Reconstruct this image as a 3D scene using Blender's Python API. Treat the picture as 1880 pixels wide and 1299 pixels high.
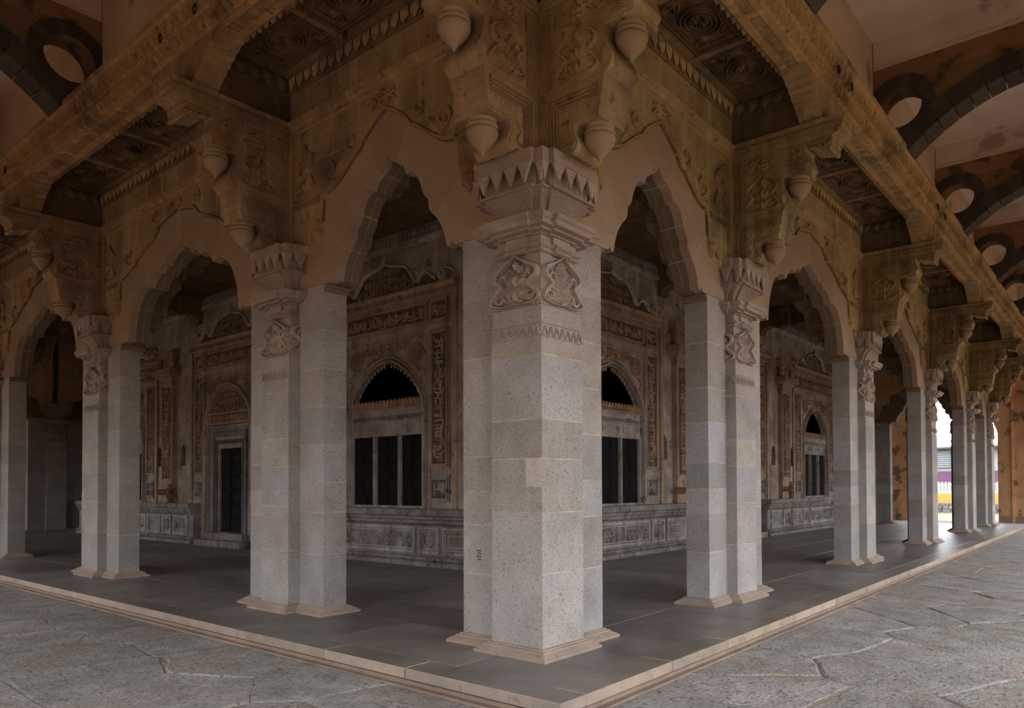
import bpy, math, random
from mathutils import Vector, Matrix
from mathutils.geometry import tessellate_polygon
random.seed(7)
PI = math.pi
sc = bpy.context.scene
C = sc.collection
for o in list(bpy.data.objects): bpy.data.objects.remove(o)

# ------------------------------------------------------------------ camera
CAM = Vector((-4.7811, -3.9157, 1.5))
YAW, PITCH, ROLL = math.radians(38.3746), math.radians(1.10796), math.radians(-0.25558)
fw = Vector((math.cos(YAW)*math.cos(PITCH), math.sin(YAW)*math.cos(PITCH), math.sin(PITCH)))
rt = Vector((math.sin(YAW), -math.cos(YAW), 0)); up = rt.cross(fw)
r2 = rt*math.cos(ROLL)+up*math.sin(ROLL); u2 = up*math.cos(ROLL)-rt*math.sin(ROLL)
cd = bpy.data.cameras.new('camera'); cam = bpy.data.objects.new('camera', cd); C.objects.link(cam)
M = Matrix((r2, u2, -fw)).transposed().to_4x4(); M.translation = CAM
cam.matrix_world = M
cd.sensor_fit = 'HORIZONTAL'; cd.sensor_width = 36; cd.lens = 1345.81/1880*36
cd.shift_x = (940-1020.9)/1880; cd.shift_y = (865.06-649.5)/1880
cd.clip_start = .05; cd.clip_end = 500
sc.camera = cam
# ------------------------------------------------------------------ world and exposure
w = bpy.data.worlds.new('overcast_sky'); sc.world = w; w.use_nodes = True
bg = w.node_tree.nodes['Background']; bg.inputs[0].default_value = (.93, .965, 1.0, 1); bg.inputs[1].default_value = 1.0
sc.view_settings.view_transform = 'Standard'; sc.view_settings.look = 'None'
sc.view_settings.gamma = 1; sc.view_settings.use_curve_mapping = False
sc.view_settings.exposure = 3.02
sc.cycles.use_denoising = True
sc.cycles.max_bounces = 8; sc.cycles.diffuse_bounces = 6; sc.cycles.glossy_bounces = 3
# ------------------------------------------------------------------ materials
def mat(name, col, col2=None, nscale=3.0, rough=.85, bump=.15, bscale=60, spots=None, spotcol=(.05,.045,.04), spec=.25, tint=True, streak=None, detail=6, patch=None, grain=.22, sl=.63):
    m = bpy.data.materials.new(name); m.use_nodes = True
    nt = m.node_tree; N = nt.nodes; L = nt.links
    b = N['Principled BSDF']; b.inputs['Roughness'].default_value = rough; b.inputs['Specular IOR Level'].default_value = spec
    tc = N.new('ShaderNodeTexCoord'); oi = N.new('ShaderNodeObjectInfo')
    geo = N.new('ShaderNodeNewGeometry')
    co = geo.outputs['Position']
    n1 = N.new('ShaderNodeTexNoise'); n1.inputs['Scale'].default_value = nscale; n1.inputs['Detail'].default_value = detail; n1.inputs['Roughness'].default_value = .62
    L.new(co, n1.inputs['Vector'])
    mx = N.new('ShaderNodeMix'); mx.data_type = 'RGBA'
    rp = N.new('ShaderNodeMapRange'); rp.inputs[1].default_value = .36; rp.inputs[2].default_value = .66
    L.new(n1.outputs['Fac'], rp.inputs[0]); L.new(rp.outputs[0], mx.inputs['Factor'])
    c2 = col2 or tuple(c*.72 for c in col)
    mx.inputs['A'].default_value = (*col, 1); mx.inputs['B'].default_value = (*c2, 1)
    out = mx.outputs['Result']
    if patch:
        n4 = N.new('ShaderNodeTexNoise'); n4.inputs['Scale'].default_value = patch[1]; n4.inputs['Detail'].default_value = 5; L.new(co, n4.inputs['Vector'])
        r4 = N.new('ShaderNodeMapRange'); r4.inputs[1].default_value = .50; r4.inputs[2].default_value = .68; r4.inputs[4].default_value = patch[2]; L.new(n4.outputs['Fac'], r4.inputs[0])
        m4 = N.new('ShaderNodeMix'); m4.data_type = 'RGBA'; L.new(r4.outputs[0], m4.inputs['Factor']); L.new(out, m4.inputs['A']); m4.inputs['B'].default_value = (*patch[0], 1); out = m4.outputs['Result']
    if streak:
        mp = N.new('ShaderNodeMapping'); mp.inputs['Scale'].default_value = (7, 7, .35); L.new(co, mp.inputs[0])
        ns = N.new('ShaderNodeTexNoise'); ns.inputs['Scale'].default_value = 1.0; ns.inputs['Detail'].default_value = 4; L.new(mp.outputs[0], ns.inputs['Vector'])
        r3 = N.new('ShaderNodeMapRange'); r3.inputs[1].default_value = .52; r3.inputs[2].default_value = .72; r3.inputs[4].default_value = streak[1]; L.new(ns.outputs['Fac'], r3.inputs[0])
        m3 = N.new('ShaderNodeMix'); m3.data_type = 'RGBA'; L.new(r3.outputs[0], m3.inputs['Factor']); L.new(out, m3.inputs['A']); m3.inputs['B'].default_value = (*streak[0], 1); out = m3.outputs['Result']
    if spots:
        n2 = N.new('ShaderNodeTexNoise'); n2.inputs['Scale'].default_value = spots; n2.inputs['Detail'].default_value = 3; L.new(co, n2.inputs['Vector'])
        r2_ = N.new('ShaderNodeMapRange'); r2_.inputs[1].default_value = sl; r2_.inputs[2].default_value = sl+.07; r2_.inputs[4].default_value = .75; L.new(n2.outputs['Fac'], r2_.inputs[0])
        m2 = N.new('ShaderNodeMix'); m2.data_type = 'RGBA'; L.new(r2_.outputs[0], m2.inputs['Factor']); L.new(out, m2.inputs['A']); m2.inputs['B'].default_value = (*spotcol, 1); out = m2.outputs['Result']
    if grain:
        n5 = N.new('ShaderNodeTexNoise'); n5.inputs['Scale'].default_value = 170; n5.inputs['Detail'].default_value = 2; L.new(co, n5.inputs['Vector'])
        r5 = N.new('ShaderNodeMapRange'); r5.inputs[1].default_value = .3; r5.inputs[2].default_value = .7; r5.inputs[3].default_value = 1-grain; r5.inputs[4].default_value = 1+grain; L.new(n5.outputs['Fac'], r5.inputs[0])
        m5 = N.new('ShaderNodeVectorMath'); m5.operation = 'SCALE'; L.new(out, m5.inputs[0]); L.new(r5.outputs[0], m5.inputs['Scale']); out = m5.outputs['Vector']
    if tint:
        mu = N.new('ShaderNodeMix'); mu.data_type = 'RGBA'; mu.blend_type = 'MULTIPLY'; mu.inputs['Factor'].default_value = 1
        L.new(out, mu.inputs['A']); L.new(oi.outputs['Color'], mu.inputs['B']); out = mu.outputs['Result']
    L.new(out, b.inputs['Base Color'])
    if bump:
        nb = N.new('ShaderNodeTexNoise'); nb.inputs['Scale'].default_value = bscale; nb.inputs['Detail'].default_value = 5; L.new(co, nb.inputs['Vector'])
        bp = N.new('ShaderNodeBump'); bp.inputs['Strength'].default_value = bump; bp.inputs['Distance'].default_value = .02
        L.new(nb.outputs['Fac'], bp.inputs['Height']); L.new(bp.outputs['Normal'], b.inputs['Normal'])
    return m
GREY = mat('grey_basalt', (.345,.325,.312), (.26,.240,.228), 2.2, .8, .35, 90, spots=55, spotcol=(.12,.10,.09), patch=((.33,.33,.345), 1.3, .55), sl=.60, grain=.28)
BROWN = mat('brown_basalt', (.315,.21,.116), (.205,.133,.073), 2.0, .88, .4, 60, spots=10, spotcol=(.085,.06,.04), streak=((.40,.31,.22), .6), patch=((.085,.062,.042), 1.1, .75), grain=.28)
PALE = mat('smooth_brown_ashlar', (.30,.215,.15), (.245,.172,.118), 1.6, .85, .2, 120, spots=80, spotcol=(.19,.135,.10), grain=.25)
MORTAR = mat('lime_mortar', (.50,.41,.33), (.28,.23,.19), 6, .95, .3, 60)
MORTBR = mat('ochre_mortar', (.50,.30,.145), (.36,.2,.1), 5, .95, .3, 60)
FLOOR = mat('polished_dark_flagstone', (.205,.180,.168), (.115,.099,.092), 1.8, .40, .3, 16, spots=5, spotcol=(.19,.17,.155), spec=.5, grain=.3, detail=9)
KERB = mat('worn_kerb_stone', (.36,.285,.235), (.26,.215,.19), 3.5, .9, .3, 40, spots=9, spotcol=(.2,.17,.15))
GROUND = mat('rough_grey_flagstone', (.315,.30,.293), (.19,.178,.172), 3.2, .9, 1.0, 30, spots=22, spotcol=(.10,.09,.085), patch=((.26,.20,.165), .8, .6), detail=12, grain=.45, sl=.58)
GMORT = mat('earth_joint', (.31,.245,.19), (.2,.165,.135), 3, .95, .8, 30)
TGREY = mat('weathered_grey_carving', (.40,.37,.35), (.23,.20,.18), 2.5, .85, .3, 60, spots=6, spotcol=(.08,.065,.055), streak=((.09,.072,.06), .7), patch=((.15,.115,.09), .9, .6))
TBROWN = mat('weathered_brown_carving', (.42,.31,.225), (.27,.195,.14), 2.5, .85, .3, 60, spots=7, spotcol=(.09,.065,.05), streak=((.09,.07,.055), .5))
TRECESS = mat('dark_carving_ground', (.11,.08,.058), (.065,.048,.036), 6, .9, .2, 60)
WOOD = mat('blackened_wood', (.016,.0145,.0145), (.009,.0085,.0085), 5, .85, .2, 40, tint=False, spec=.1)
IRON = mat('black_iron', (.012,.011,.01), None, 5, .6, 0, 40, tint=False)
PLASTER = mat('pale_plaster', (.66,.56,.48), (.56,.45,.37), 1.2, .95, .15, 20, spots=1.6, spotcol=(.30,.22,.16))
OCHRE = mat('ochre_plaster', (.50,.30,.16), (.36,.205,.10), 1.3, .95, .5, 14, spots=2.6, spotcol=(.085,.06,.042), sl=.565, patch=((.30,.16,.08), .7, .7))
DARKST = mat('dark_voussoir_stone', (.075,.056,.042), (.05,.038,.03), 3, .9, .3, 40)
EARTH = mat('sandy_court_earth', (.25,.19,.13), (.19,.14,.09), .4, .95, .2, 8)

# ------------------------------------------------------------------ mesh helpers
class MB:
    def __init__(s): s.v = []; s.f = []
    def add(s, vs, fs):
        n = len(s.v); s.v += [tuple(p) for p in vs]; s.f += [tuple(i+n for i in f) for f in fs]; return s
    def box(s, x0, x1, y0, y1, z0, z1, ch=0.0):
        if ch <= 0:
            vs = [(x,y,z) for z in (z0,z1) for y in (y0,y1) for x in (x0,x1)]
            return s.add(vs, [(0,2,3,1),(4,5,7,6),(0,1,5,4),(2,6,7,3),(0,4,6,2),(1,3,7,5)])
        c = ch; X=(x0,x1); Y=(y0,y1); Z=(z0,z1); sg=(1,-1); vs=[]; idx={}
        for i in (0,1):
            for j in (0,1):
                for k in (0,1):
                    for a in range(3):
                        p=[X[i]+sg[i]*c, Y[j]+sg[j]*c, Z[k]+sg[k]*c]
                        p[a]=(X[i],Y[j],Z[k])[a]; idx[(i,j,k,a)]=len(vs); vs.append(tuple(p))
        fs=[]
        for a in range(3):
            b,d=[q for q in range(3) if q!=a]
            for e in (0,1):
                q=[]
                for (m,n) in ((0,0),(1,0),(1,1),(0,1)):
                    t=[0,0,0]; t[a]=e; t[b]=m; t[d]=n; q.append(idx[(t[0],t[1],t[2],a)])
                fs.append(q if (e==1)==(a!=1) else q[::-1])
        for a in range(3):   # edges along axis a
            b,d=[q for q in range(3) if q!=a]
            for m in (0,1):
                for n in (0,1):
                    t0=[0,0,0]; t0[b]=m; t0[d]=n; t1=t0[:]; t1[a]=1
                    q=[idx[(*t0,b)],idx[(*t1,b)],idx[(*t1,d)],idx[(*t0,d)]]
                    fs.append(q if ((m==n)==(a!=1)) else q[::-1])
        for i in (0,1):
            for j in (0,1):
                for k in (0,1):
                    q=[idx[(i,j,k,a)] for a in range(3)]
                    fs.append(q if (i+j+k)%2==1 else q[::-1])
        return s.add(vs, fs)
    def prism(s, poly, d0, d1, fn):
        """poly: 2D points; fn(u,v,d)->xyz ; caps tessellated"""
        n=len(poly)
        vs=[fn(u,v,d0) for u,v in poly]+[fn(u,v,d1) for u,v in poly]
        tri=tessellate_polygon([[Vector((u,v,0)) for u,v in poly]])
        fs=[tuple(t) for t in tri]+[tuple(i+n for i in reversed(t)) for t in tri]
        fs+=[(i,(i+1)%n,(i+1)%n+n,i+n) for i in range(n)]
        return s.add(vs, fs)
    def loft(s, rings, close=True, cap=True):
        n=len(rings[0]); vs=[p for r in rings for p in r]; fs=[]
        for k in range(len(rings)-1):
            for i in range(n if close else n-1):
                j=(i+1)%n; fs.append((k*n+i,k*n+j,(k+1)*n+j,(k+1)*n+i))
        if cap:
            for k in (0,len(rings)-1):
                tri=tessellate_polygon([[Vector((p[0],p[1],0)) for p in rings[k]]])
                fs+=[tuple(i+k*n for i in t) for t in tri]
        return s.add(vs, fs)
    def lathe(s, prof, cx, cy, n=16):
        rings=[[(cx+r*math.cos(2*PI*i/n), cy+r*math.sin(2*PI*i/n), z) for i in range(n)] for r,z in prof]
        return s.loft(rings, cap=False)
    def ridge(s, pts, wd, ht, fn, taper=True):
        ht=ht*1.5
        n=len(pts); vs=[]
        for i,(u,v) in enumerate(pts):
            a=pts[max(0,i-1)]; b=pts[min(n-1,i+1)]
            tx,ty=b[0]-a[0],b[1]-a[1]; l=math.hypot(tx,ty) or 1
            nx,ny=-ty/l,tx/l; k=1.0
            if taper: k=max(.15,min(1,min(i,n-1-i)/(n*.3)))
            h=wd*k/2
            vs+=[fn(u-nx*h,v-ny*h,0),fn(u-nx*h*.55,v-ny*h*.55,ht),fn(u+nx*h*.55,v+ny*h*.55,ht),fn(u+nx*h,v+ny*h,0)]
        fs=[(4*i+j,4*i+j+1,4*i+5+j,4*i+4+j) for i in range(n-1) for j in range(3)]
        return s.add(vs, fs)
    def petal(s, a, b, wd, ht, fn, n=6):
        ht=ht*1.5
        dx,dy=b[0]-a[0],b[1]-a[1]; l=math.hypot(dx,dy) or 1; nx,ny=-dy/l,dx/l; vs=[]
        for i in range(n+1):
            t=i/n; k=math.sin(PI*t**.75)*wd/2; u,v=a[0]+dx*t,a[1]+dy*t
            vs+=[fn(u-nx*k,v-ny*k,0),fn(u,v,ht*math.sin(PI*min(1,t*.9+.1))),fn(u+nx*k,v+ny*k,0)]
        fs=[(3*i+j,3*i+j+1,3*i+4+j,3*i+3+j) for i in range(n) for j in range(2)]
        return s.add(vs, fs)
    def build(s, name, m, parent=None, color=None, kind=None):
        return obj(name, s.mesh(name, m), parent, color, kind)
    def mesh(s, name, m):
        me=bpy.data.meshes.new(name); me.from_pydata(s.v, [], s.f); me.materials.append(m); me.update(); return me
def obj(name, me, parent=None, color=None, kind=None, loc=None, rz=0):
    o=bpy.data.objects.new(name, me); C.objects.link(o)
    if parent: o.parent=parent
    if color: o.color=(*color,1) if len(color)==3 else color
    if kind: o['kind']=kind
    if loc: o.location=loc
    if rz: o.rotation_euler=(0,0,rz)
    return o
def tag(o, label=None, cat=None, group=None, kind=None):
    if label: o['label']=label
    if cat: o['category']=cat
    if group: o['group']=group
    if kind: o['kind']=kind
    return o
def thing(name, label=None, cat=None, group=None, loc=(0,0,0), rz=0):
    o=bpy.data.objects.new(name, None); C.objects.link(o); o.location=loc; o.rotation_euler=(0,0,rz); o.empty_display_size=.2
    return tag(o,label,cat,group)
def fix_normals(me):
    import bmesh
    bm=bmesh.new(); bm.from_mesh(me); bmesh.ops.recalc_face_normals(bm, faces=bm.faces); bm.to_mesh(me); bm.free()
KIDS={}
def kids(o):
    return [c for c in o.children]
def copy_tree(o, parent=None, tintfn=None):
    c=o.copy(); C.objects.link(c); c.parent=parent
    if tintfn and o.type=='MESH': c.color=tintfn(o)
    for ch in kids(o): copy_tree(ch, c, tintfn)
    return c
def place(proto, used, loc, rz, label, group=None, tintfn=None):
    if not used: used.append(1); o=proto
    else: o=copy_tree(proto, None, tintfn)
    o.location=loc; o.rotation_euler=(0,0,rz); o['label']=label
    if group: o['group']=group
    return o
def jit(a=.08):
    k=1+random.uniform(-a,a); return (k*random.uniform(.97,1.03),k,k*random.uniform(.97,1.03))
def offset_poly(poly, d):
    n=len(poly); out=[]
    area=sum(poly[i][0]*poly[(i+1)%n][1]-poly[(i+1)%n][0]*poly[i][1] for i in range(n))
    sg=1 if area>0 else -1
    for i in range(n):
        a,b,c=poly[i-1],poly[i],poly[(i+1)%n]
        def nrm(p,q):
            dx,dy=q[0]-p[0],q[1]-p[1]; l=math.hypot(dx,dy) or 1; return (dy/l*sg,-dx/l*sg)
        n1,n2=nrm(a,b),nrm(b,c); kx,ky=n1[0]+n2[0],n1[1]+n2[1]; q=1+n1[0]*n2[0]+n1[1]*n2[1]
        if q<.3: q=.3
        out.append((b[0]+kx/q*d,b[1]+ky/q*d))
    return out
def smooth(pts, n=4):
    out=[]
    P=[pts[0]]+list(pts)+[pts[-1]]
    for i in range(1,len(P)-2):
        p0,p1,p2,p3=P[i-1],P[i],P[i+1],P[i+2]
        for k in range(n):
            t=k/n
            out.append(tuple(.5*((2*p1[j])+(-p0[j]+p2[j])*t+(2*p0[j]-5*p1[j]+4*p2[j]-p3[j])*t*t+(-p0[j]+3*p1[j]-3*p2[j]+p3[j])*t**3) for j in (0,1)))
    out.append(tuple(pts[-1])); return out
def spiral(cx,cy,r,turns,a0,sg=1,n=14):
    return [(cx+r*(1-.85*i/n)*math.cos(a0+sg*2*PI*turns*i/n), cy+r*(1-.85*i/n)*math.sin(a0+sg*2*PI*turns*i/n)) for i in range(n+1)]
def palmette(mb, cx, z0, W, H, fn, ht=.02, k=1.0):
    """vase-and-lotus relief, W half width"""
    g=lambda u,v:(cx+u*W, z0+v*H); rw=.13*W*k
    for sg in (-1,1):
        mb.ridge(smooth([g(sg*a,b) for a,b in ((0,.03),(.55,.02),(.93,.12),(.72,.30),(.52,.42),(.80,.56),(.78,.70),(.42,.82),(.12,.93),(0,1))],3), rw, ht, fn)
        mb.ridge([g(sg*u,v*W/H*1.0+.17) for u,v in spiral(.58,.05,.26,1.1,PI*.5,-1,12)], rw*.8, ht*.8, fn)
        mb.ridge([g(sg*u,v*W/H+.50) for u,v in spiral(.46,.08,.2,1.0,-PI*.5,1,10)], rw*.8, ht*.8, fn)
        mb.petal(g(sg*.10,.14), g(sg*.50,.36), .40*W, ht*1.2, fn)
        mb.petal(g(sg*.08,.38), g(sg*.48,.60), .38*W, ht*1.2, fn); mb.petal(g(sg*.30,.10), g(sg*.78,.24), .26*W, ht, fn); mb.petal(g(sg*.42,.60), g(sg*.62,.72), .2*W, ht, fn)
        mb.petal(g(sg*.06,.05), g(sg*.62,.07), .16*W, ht, fn)
        mb.petal(g(sg*.05,.62), g(sg*.28,.80), .18*W, ht, fn)
    mb.petal(g(0,.06), g(0,.36), .44*W, ht*1.4, fn); mb.petal(g(0,.34), g(0,.66), .42*W, ht*1.4, fn); mb.petal(g(0,.66), g(0,.95), .34*W, ht*1.2, fn)
def script(mb, u0, u1, v0, v1, fn, n, wd=.022, ht=.014, vert=False, seed=1):
    """interlaced carved lettering: tall strokes, bowls, loops and dots"""
    R=random.Random(seed); n=int(n*1.9); wd=wd*.8
    L,H=(u1-u0),(v1-v0)
    if vert: S=lambda a,b:(u0+b*L, v0+a*H); A,B=H,L
    else: S=lambda a,b:(u0+a*L, v0+b*H); A,B=L,H
    for i in range(n):
        a=(i+R.uniform(.1,.9))/n; t=R.random(); da=B/A
        if t<.35:
            sl=R.uniform(-.12,.12)*da; b0=R.uniform(.05,.35)
            mb.ridge([S(a,b0),S(a+sl*.5,.6),S(a+sl,R.uniform(.8,.97))], wd, ht, fn, False)
        elif t<.7:
            r=R.uniform(.16,.34); bc=R.uniform(.22,.7); st=R.uniform(0,PI)
            mb.ridge([S(min(.99,max(.01,a+r*da*1.3*math.cos(st+PI*1.25*k/7))), min(.97,max(.03,bc+r*math.sin(st+PI*1.25*k/7)))) for k in range(8)], wd, ht, fn)
        elif t<.9:
            b0=R.uniform(.1,.75); ln=R.uniform(.5,1.1)*da
            mb.ridge([S(min(.99,max(.01,a+ln*(q-.5))), b0+.14*math.sin(PI*q)) for q in (0,.25,.5,.75,1)], wd, ht, fn)
        else:
            b0=R.uniform(.1,.9); d=.035*da
            mb.petal(S(max(.01,a-d),b0), S(min(.99,a+d),b0), wd*1.6, ht, fn, 3)
def frame_ridge(mb, u0,u1,v0,v1, wd, ht, fn):
    w2=wd
    for (a,b,c,d) in ((u0,u1,v0,v0+w2),(u0,u1,v1-w2,v1),(u0,u0+w2,v0+w2,v1-w2),(u1-w2,u1,v0+w2,v1-w2)):
        vs=[fn(a,c,0),fn(b,c,0),fn(b,d,0),fn(a,d,0),fn(a,c,ht),fn(b,c,ht),fn(b,d,ht),fn(a,d,ht)]
        mb.add(vs,[(4,5,6,7),(0,1,5,4),(1,2,6,5),(2,3,7,6),(3,0,4,7)])

# ================================================================== layout
S=[0,3.945,9.721,15.498,21.274,25.219]
PC=[a+.42 for a in S]                     # pillar centres along a row
FAR=26.06                                 # outer face line of the opposite rows
GZ=-.15                                   # level of the outer pavement
CAPT=4.40; SPR=3.885; CEIL=6.57
XW=4.75                                   # carved sepulchre wall
# ------------------------------------------------------------------ ground: irregular flagstones
def clip(poly, px, py, nx, ny):
    out=[]; n=len(poly)
    for i in range(n):
        a,b=poly[i],poly[(i+1)%n]
        da=(a[0]-px)*nx+(a[1]-py)*ny; db=(b[0]-px)*nx+(b[1]-py)*ny
        if da<=0: out.append(a)
        if (da<0)!=(db<0) and da!=db:
            t=da/(da-db); out.append((a[0]+(b[0]-a[0])*t,a[1]+(b[1]-a[1])*t))
    return out
mb=MB(); mb.box(-60,90,-60,90,-1.2,GZ-.16)
court=tag(mb.build('courtyard_ground',EARTH),'sandy earth of the courtyard outside the arcade','ground',kind='structure')
mb=MB(); e0,e1=-6.9,FAR+6.9
for (a,b,c,d) in ((e0,-.72,e0,e1),(FAR+.72,e1,e0,e1),(-.72,FAR+.72,e0,-.72),(-.72,FAR+.72,FAR+.72,e1)): mb.box(a,b,c,d,GZ-.15,GZ-.010)
ground=tag(mb.build('ground',GMORT),'rough grey flagstone pavement of the outer walk','ground',kind='structure')
m=MB(); m.box(13.5,FAR+6,-5.25,-.82,GZ-.1,GZ-.002); m.box(-5.25,-.82,13.0,FAR+6,GZ-.1,GZ-.002); m.box(FAR+.82,FAR+5.25,-.82,FAR,GZ-.1,GZ-.002); m.box(-.82,FAR,FAR+.82,FAR+5.25,GZ-.1,GZ-.002); m.build('far_paving',GROUND,ground)
RG=random.Random(11)
def flagstones(x0,x1,y0,y1,cell):
    nx=int((x1-x0)/cell); ny=int((y1-y0)/cell); pts={}
    for i in range(-1,nx+1):
        for j in range(-1,ny+1):
            pts[(i,j)]=(x0+(i+.5+RG.uniform(-.42,.42))*cell, y0+(j+.5+RG.uniform(-.42,.42))*cell)
    for i in range(-1,nx+1):
        for j in range(-1,ny+1):
            p=pts[(i,j)]; poly=[(max(x0,p[0]-2*cell),max(y0,p[1]-2*cell)),(min(x1,p[0]+2*cell),max(y0,p[1]-2*cell)),(min(x1,p[0]+2*cell),min(y1,p[1]+2*cell)),(max(x0,p[0]-2*cell),min(y1,p[1]+2*cell))]
            for a in range(i-2,i+3):
                for b in range(j-2,j+3):
                    if (a,b)!=(i,j) and (a,b) in pts:
                        q=pts[(a,b)]; dx,dy=q[0]-p[0],q[1]-p[1]; poly=clip(poly,(p[0]+q[0])/2,(p[1]+q[1])/2,dx,dy)
            if len(poly)<3 or abs(sum(poly[q][0]*poly[(q+1)%len(poly)][1]-poly[(q+1)%len(poly)][0]*poly[q][1] for q in range(len(poly))))<.12: continue
            # rough the outline a little, then shrink for the joint
            rp=[]
            for k in range(len(poly)):
                a,b=poly[k],poly[(k+1)%len(poly)]; l=math.hypot(b[0]-a[0],b[1]-a[1]); rp.append(a)
                if l>.45:
                    for t in (.35,.68): rp.append((a[0]+(b[0]-a[0])*t+RG.uniform(-.03,.03),a[1]+(b[1]-a[1])*t+RG.uniform(-.03,.03)))
            cx=sum(a[0] for a in rp)/len(rp); cy=sum(a[1] for a in rp)/len(rp)
            loc=[(a[0]-cx,a[1]-cy) for a in rp]
            out=offset_poly(loc,-.006); inn=offset_poly(loc,-.028); top=RG.uniform(-.007,.006)
            m=MB(); tl=(RG.uniform(-.006,.006),RG.uniform(-.006,.006))
            m.loft([[(a,b,-.03) for a,b in out],[(a,b,top-.010) for a,b in out],[(a,b,top+a*tl[0]+b*tl[1]) for a,b in inn]])
            g=RG.uniform(.9,1.12); obj('flagstone',m.mesh('flagstone',GROUND),ground,(g*RG.uniform(.97,1.06),g,g*RG.uniform(.95,1.02)),loc=(cx,cy,GZ))
flagstones(-6.3,13.5,-5.2,-.80,1.12)
flagstones(-5.2,-.80,-.80,13.0,1.12)
# ------------------------------------------------------------------ raised floor with kerb
mb=MB(); mb.box(-.70,FAR+.70,-.70,FAR+.70,GZ-.1,-.006)
floor=tag(mb.build('floor',FLOOR,color=(.8,.8,.8)),'dark polished stone floor of the inner verandah','floor',kind='structure')
RF=random.Random(5)
def slab(x0,x1,y0,y1):
    m=MB(); dx,dy=(x1-x0)/2,(y1-y0)/2
    m.box(-dx+.004,dx-.004,-dy+.004,dy-.004,-.03,RF.uniform(-.001,.002),.003)
    g=RF.uniform(.78,1.22); obj('paving_slab',m.mesh('paving_slab',FLOOR),floor,(g*RF.uniform(.98,1.05),g,g),loc=((x0+x1)/2,(y0+y1)/2,0))
def slab_strip(axis, w0,w1, a0,a1, step):
    t=a0
    while t<a1-.01:
        e=min(a1,t+step*RF.uniform(.75,1.3));
        if a1-e<.4: e=a1
        if axis=='y': slab(w0,w1,t,e)
        else: slab(t,e,w0,w1)
        t=e
LN=17.0
for w0,w1 in ((-.50,.55),(.55,1.5),(1.5,2.6),(2.6,3.6),(3.6,4.5)):
    slab_strip('y',w0,w1,w1 if w0>0 else .55,LN,1.7)
    slab_strip('x',w0,w1,w0,LN,1.7)
def kerb_run(axis):
    t=-.80
    while t<FAR:
        e=t+RF.uniform(1.0,1.9); L=(e-t)/2
        m=MB()
        if axis=='y': m.box(-.15,.15,-L+.004,L-.004,-.085,.003,.006); c=(-.65,t+L,0)
        else: m.box(-L+.004,L-.004,-.15,.15,-.085,.003,.006); c=(t+L,-.65,0)
        if axis=='x' and t<-.5: m=MB(); m.box(-L+.3,L-.004,-.15,.15,-.085,.003,.006)
        me=m.mesh('kerb_stone',KERB); me.materials.append(FLOOR)
        for p_ in me.polygons:
            if all(me.vertices[q].co.z>.0029 for q in p_.vertices): p_.material_index=1
        g=RF.uniform(.85,1.15); obj('kerb_stone',me,floor,(g*RF.uniform(.97,1.06),g,g*RF.uniform(.9,1.0)),loc=c)
        t=e
kerb_run('y'); kerb_run('x')
mb=MB(); mb.box(-.76,-.70,-.76,FAR+.7,GZ-.05,-.105); mb.box(-.70,FAR+.7,-.76,-.70,GZ-.05,-.105); mb.box(-.82,-.76,-.82,FAR+.7,GZ-.05,GZ+.012); mb.box(-.76,FAR+.7,-.82,-.76,GZ-.05,GZ+.012)
mb.build('kerb_footing',KERB,floor,(.8,.72,.66))

# ================================================================== pillars
def cross_plan(cx, hc, hs, ht, d, corner=False):
    """plan outline (x,y) of core square half hc with slab arms; row: arms +-y ; corner: arms +y and +x (centre at (cx,cx))"""
    if not corner:
        P=[(cx-hc,-hc),(cx-ht,-hc),(cx-ht,-hs),(cx+ht,-hs),(cx+ht,-hc),(cx+hc,-hc),(cx+hc,hc),(cx+ht,hc),(cx+ht,hs),(cx-ht,hs),(cx-ht,hc),(cx-hc,hc)]
    else:
        P=[(cx-hc,cx-hc),(cx+hc,cx-hc),(cx+hc,cx-ht),(cx+hs,cx-ht),(cx+hs,cx+ht),(cx+hc,cx+ht),(cx+hc,cx+hc),(cx+ht,cx+hc),(cx+ht,cx+hs),(cx-ht,cx+hs),(cx-ht,cx+hc),(cx-hc,cx+hc)]
    return offset_poly(P,d) if d else P
def step_plan(cx, cy, h, b, wv):
    q=[(-h,-h),(-wv,-h),(-wv,-h-b),(wv,-h-b),(wv,-h)]
    out=[]
    for k in range(4):
        c,s_=math.cos(k*PI/2),math.sin(k*PI/2)
        out+=[(cx+x*c-y*s_,cy+x*s_+y*c) for x,y in q]
    return out
HC,HT,HS=.30,.16,.81
def ring(poly,z): return [(x,y,z) for x,y in poly]
GT=[(1.0,1.02,1.06),(1.06,1.05,1.04),(.93,.93,.95),(1.04,.99,.95),(.97,.93,.9)]
def btint(z, R):
    t=R.choice(GT); k=R.uniform(.93,1.08); wz=min(1,max(0,(z-1.0)/2.2))   # upper courses are tinted browner
    return (t[0]*k*(1-.06*wz),t[1]*k*(1-.13*wz),t[2]*k*(1-.22*wz))
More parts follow.
